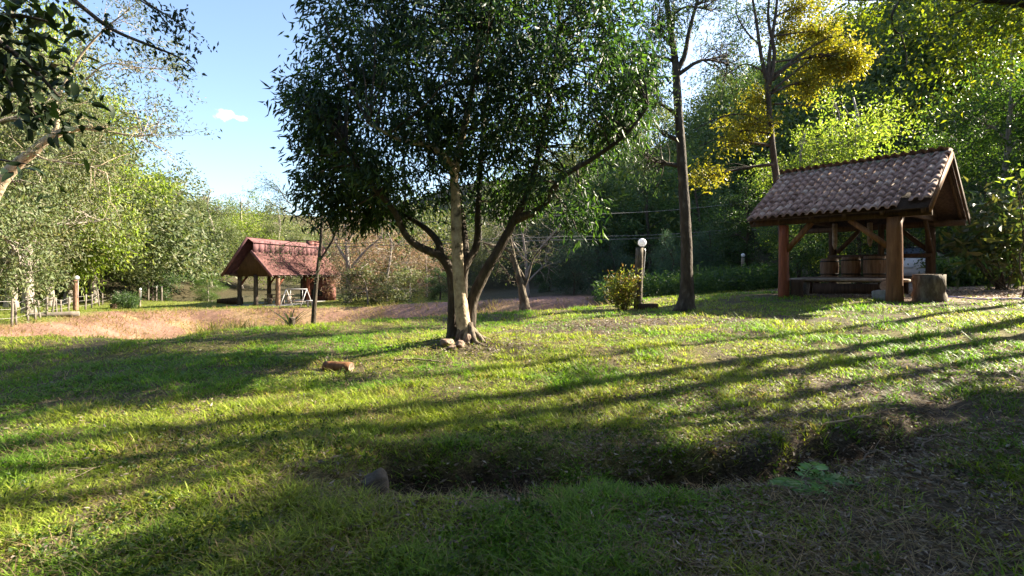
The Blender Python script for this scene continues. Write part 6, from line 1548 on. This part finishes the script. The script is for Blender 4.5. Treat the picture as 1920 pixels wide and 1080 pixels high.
fallen('fallen_branch', 'crumpled pale bark scrap in the lower right grass', [G2(1425, 2.72, 0.0), G2(1430, 2.8, 0.05), G2(1415, 2.9, 0.02)], 0.014, seed=11, twigs=3)

# fern
def fern(label, px, d, n, L0, seed, group):
    rs = np.random.default_rng(seed); g = ground_at(px, d); root = thing('fern', label, 'fern', g.tolist(), 0, group)
    for k in range(n):
        a = rs.uniform(-2.6, 1.6); L = L0 * (0.7 + 0.5 * rs.random()); mb = MB()
        t = np.linspace(0, 1, 9); path = np.stack([np.cos(a) * L * t, np.sin(a) * L * t, L * (0.55 * t - 0.42 * t ** 2)], -1)
        mb.tube(path, np.linspace(0.003, 0.001, 9), 4, cap=False)
        s = np.array([-math.sin(a), math.cos(a), 0]); P_, D_, Ls = [], [], []
        for i in range(12):
            tt = 0.18 + 0.8 * i / 12; p = np.array([np.interp(tt, t, path[:, j]) for j in range(3)])
            for sg in (-1, 1): P_.append(p); D_.append(s * sg + np.array([math.cos(a), math.sin(a), -0.15]) * 0.45); Ls.append(L * 0.30 * math.sin(math.pi * (0.15 + 0.8 * tt)))
        leaves_into(mb, np.array(P_), np.array(D_), np.array(Ls), np.array(Ls) * 0.32, rs, 0.05, 0.1)
        mb.build('frond', M['leaf_fern'], root)
M['leaf_fern'] = mat_leaf('leaf_fern', [(0.15, 0.27, 0.10), (0.19, 0.33, 0.13)], 0.35, (1.5, 1.7, 0.9))
fern('pale green fern growing at the foot of the shaded bank', 1500, 3.72, 11, 0.32, 1, 'ferns')
fern('smaller fern lower left of the pale green fern', 1440, 3.7, 8, 0.22, 2, 'ferns')
# broad weed at the hollow's edge
b0 = ground_at(1085, 3.85)
shrub('leafy_weed', 'small leafy weed sprouting at the right end of the hollow', b0, [(0, 0, 0.07, 0.12, 0.10, 0.06)], M['leaf_green'], 12, (0.055, 0.018), 6, 97, 0.1, 0.02, -0.2, 4)

def weeds():
    rs = np.random.default_rng(421); mb = MB(); n = 5200
    r = np.exp(rs.uniform(np.log(2.1), np.log(10), n)); an = np.radians(rs.uniform(-50, 45, n)); x, y = r * np.sin(an), r * np.cos(an)
    k = (noise(x, y, 0.6, 431, 3) > 0.54) & (poly_sd(x, y, BASIN) < -0.2); x, y = x[k], y[k]; m = len(x)
    q = np.stack([x, y, height(x, y) + 0.02 + 0.03 * rs.random(m)], -1)
    sprays(rs, q, np.tile([[0, 0, 0.25]], (m, 1)), 6, 0.03, 0.016, -0.05, 0.032, 0.02, mb, 0.7)
    o = mb.build('lawn_weeds', M['leaf_green']); o['kind'] = 'stuff'; o['label'] = 'small broad-leaved weeds growing among the lawn grass'; o['category'] = 'weeds'
weeds()
# leaf litter
def litter():
    rs = np.random.default_rng(401); mb = MB()
    def scatter(n, fx, fy, L):
        x, y = fx(n), fy(n); z = height(x, y) + 0.012 + 0.02 * rs.random(n)
        az = rs.random(n) * 6.283; D = np.stack([np.cos(az), np.sin(az), rs.normal(size=n) * 0.25], -1)
        leaves_into(mb, np.stack([x, y, z], -1), D, L * (0.6 + 0.9 * rs.random(n)), L * 0.42 * (0.6 + 0.7 * rs.random(n)), rs, 0.18, 0.15)
    def polar(n, a0, a1, r0, r1):
        r = np.exp(rs.uniform(np.log(r0), np.log(r1), n)); a = np.radians(rs.uniform(a0, a1, n)); return r * np.sin(a), r * np.cos(a)
    for n, a0, a1, r0, r1, L in ((15000, 8, 50, 2.2, 6.5, 0.038), (3200, -50, 20, 2.2, 6, 0.034), (2600, -50, 50, 5.5, 12, 0.05), (1500, 25, 50, 5, 9, 0.05)):
        x, y = polar(n, a0, a1, r0, r1); scatter(n, lambda k: x, lambda k: y, L)
    for n, cx, cy, sx, sy in ((500, 0.0, 4.0, 0.7, 0.18), (600, 2.2, 4.3, 1.0, 0.2), (2600, 2.8, 11.2, 2.0, 1.0), (700, 0.3, 3.0, 0.7, 0.4), (600, -0.4, 8.6, 0.7, 0.35), (2500, 13.5, 14.3, 1.8, 1.2), (800, 3.0, 3.9, 0.8, 0.35)):
        scatter(n, lambda k: cx + rs.normal(size=k) * sx, lambda k: cy + rs.normal(size=k) * sy, 0.055)
    o = mb.build('leaf_litter', M['dead_leaf']); o['kind'] = 'stuff'; o['label'] = 'dry fallen leaves scattered over lawn and drive'; o['category'] = 'leaves'
    # moss tufts and low undergrowth below the right wood
litter()
def undergrowth():
    rs = np.random.default_rng(411); mb = MB(); n = 2600
    px = rs.uniform(1120, 1480, n); d = rs.uniform(21, 27, n); x = (px - 960) / F_PX * d; z = height(x, d, False)
    q = np.stack([x, d, z + rs.random(n) * 0.9], -1)
    sprays(rs, q, np.tile([[0, -0.3, 0.6]], (n, 1)), 7, 0.4, 0.12, 0.1, 0.16, 0.07, mb, 0.6)
    n = 1500; px = rs.uniform(1750, 2000, n); d = rs.uniform(17, 20, n); x = (px - 960) / F_PX * d; z = height(x, d, False)
    sprays(rs, np.stack([x, d, z + rs.random(n) * 0.8], -1), np.tile([[0, -0.3, 0.6]], (n, 1)), 7, 0.4, 0.12, 0.1, 0.18, 0.08, mb, 0.6)
    o = mb.build('undergrowth', M['leaf_dark']); o['kind'] = 'stuff'; o['label'] = 'low dark undergrowth along the edge of the right wood'; o['category'] = 'undergrowth'
undergrowth()
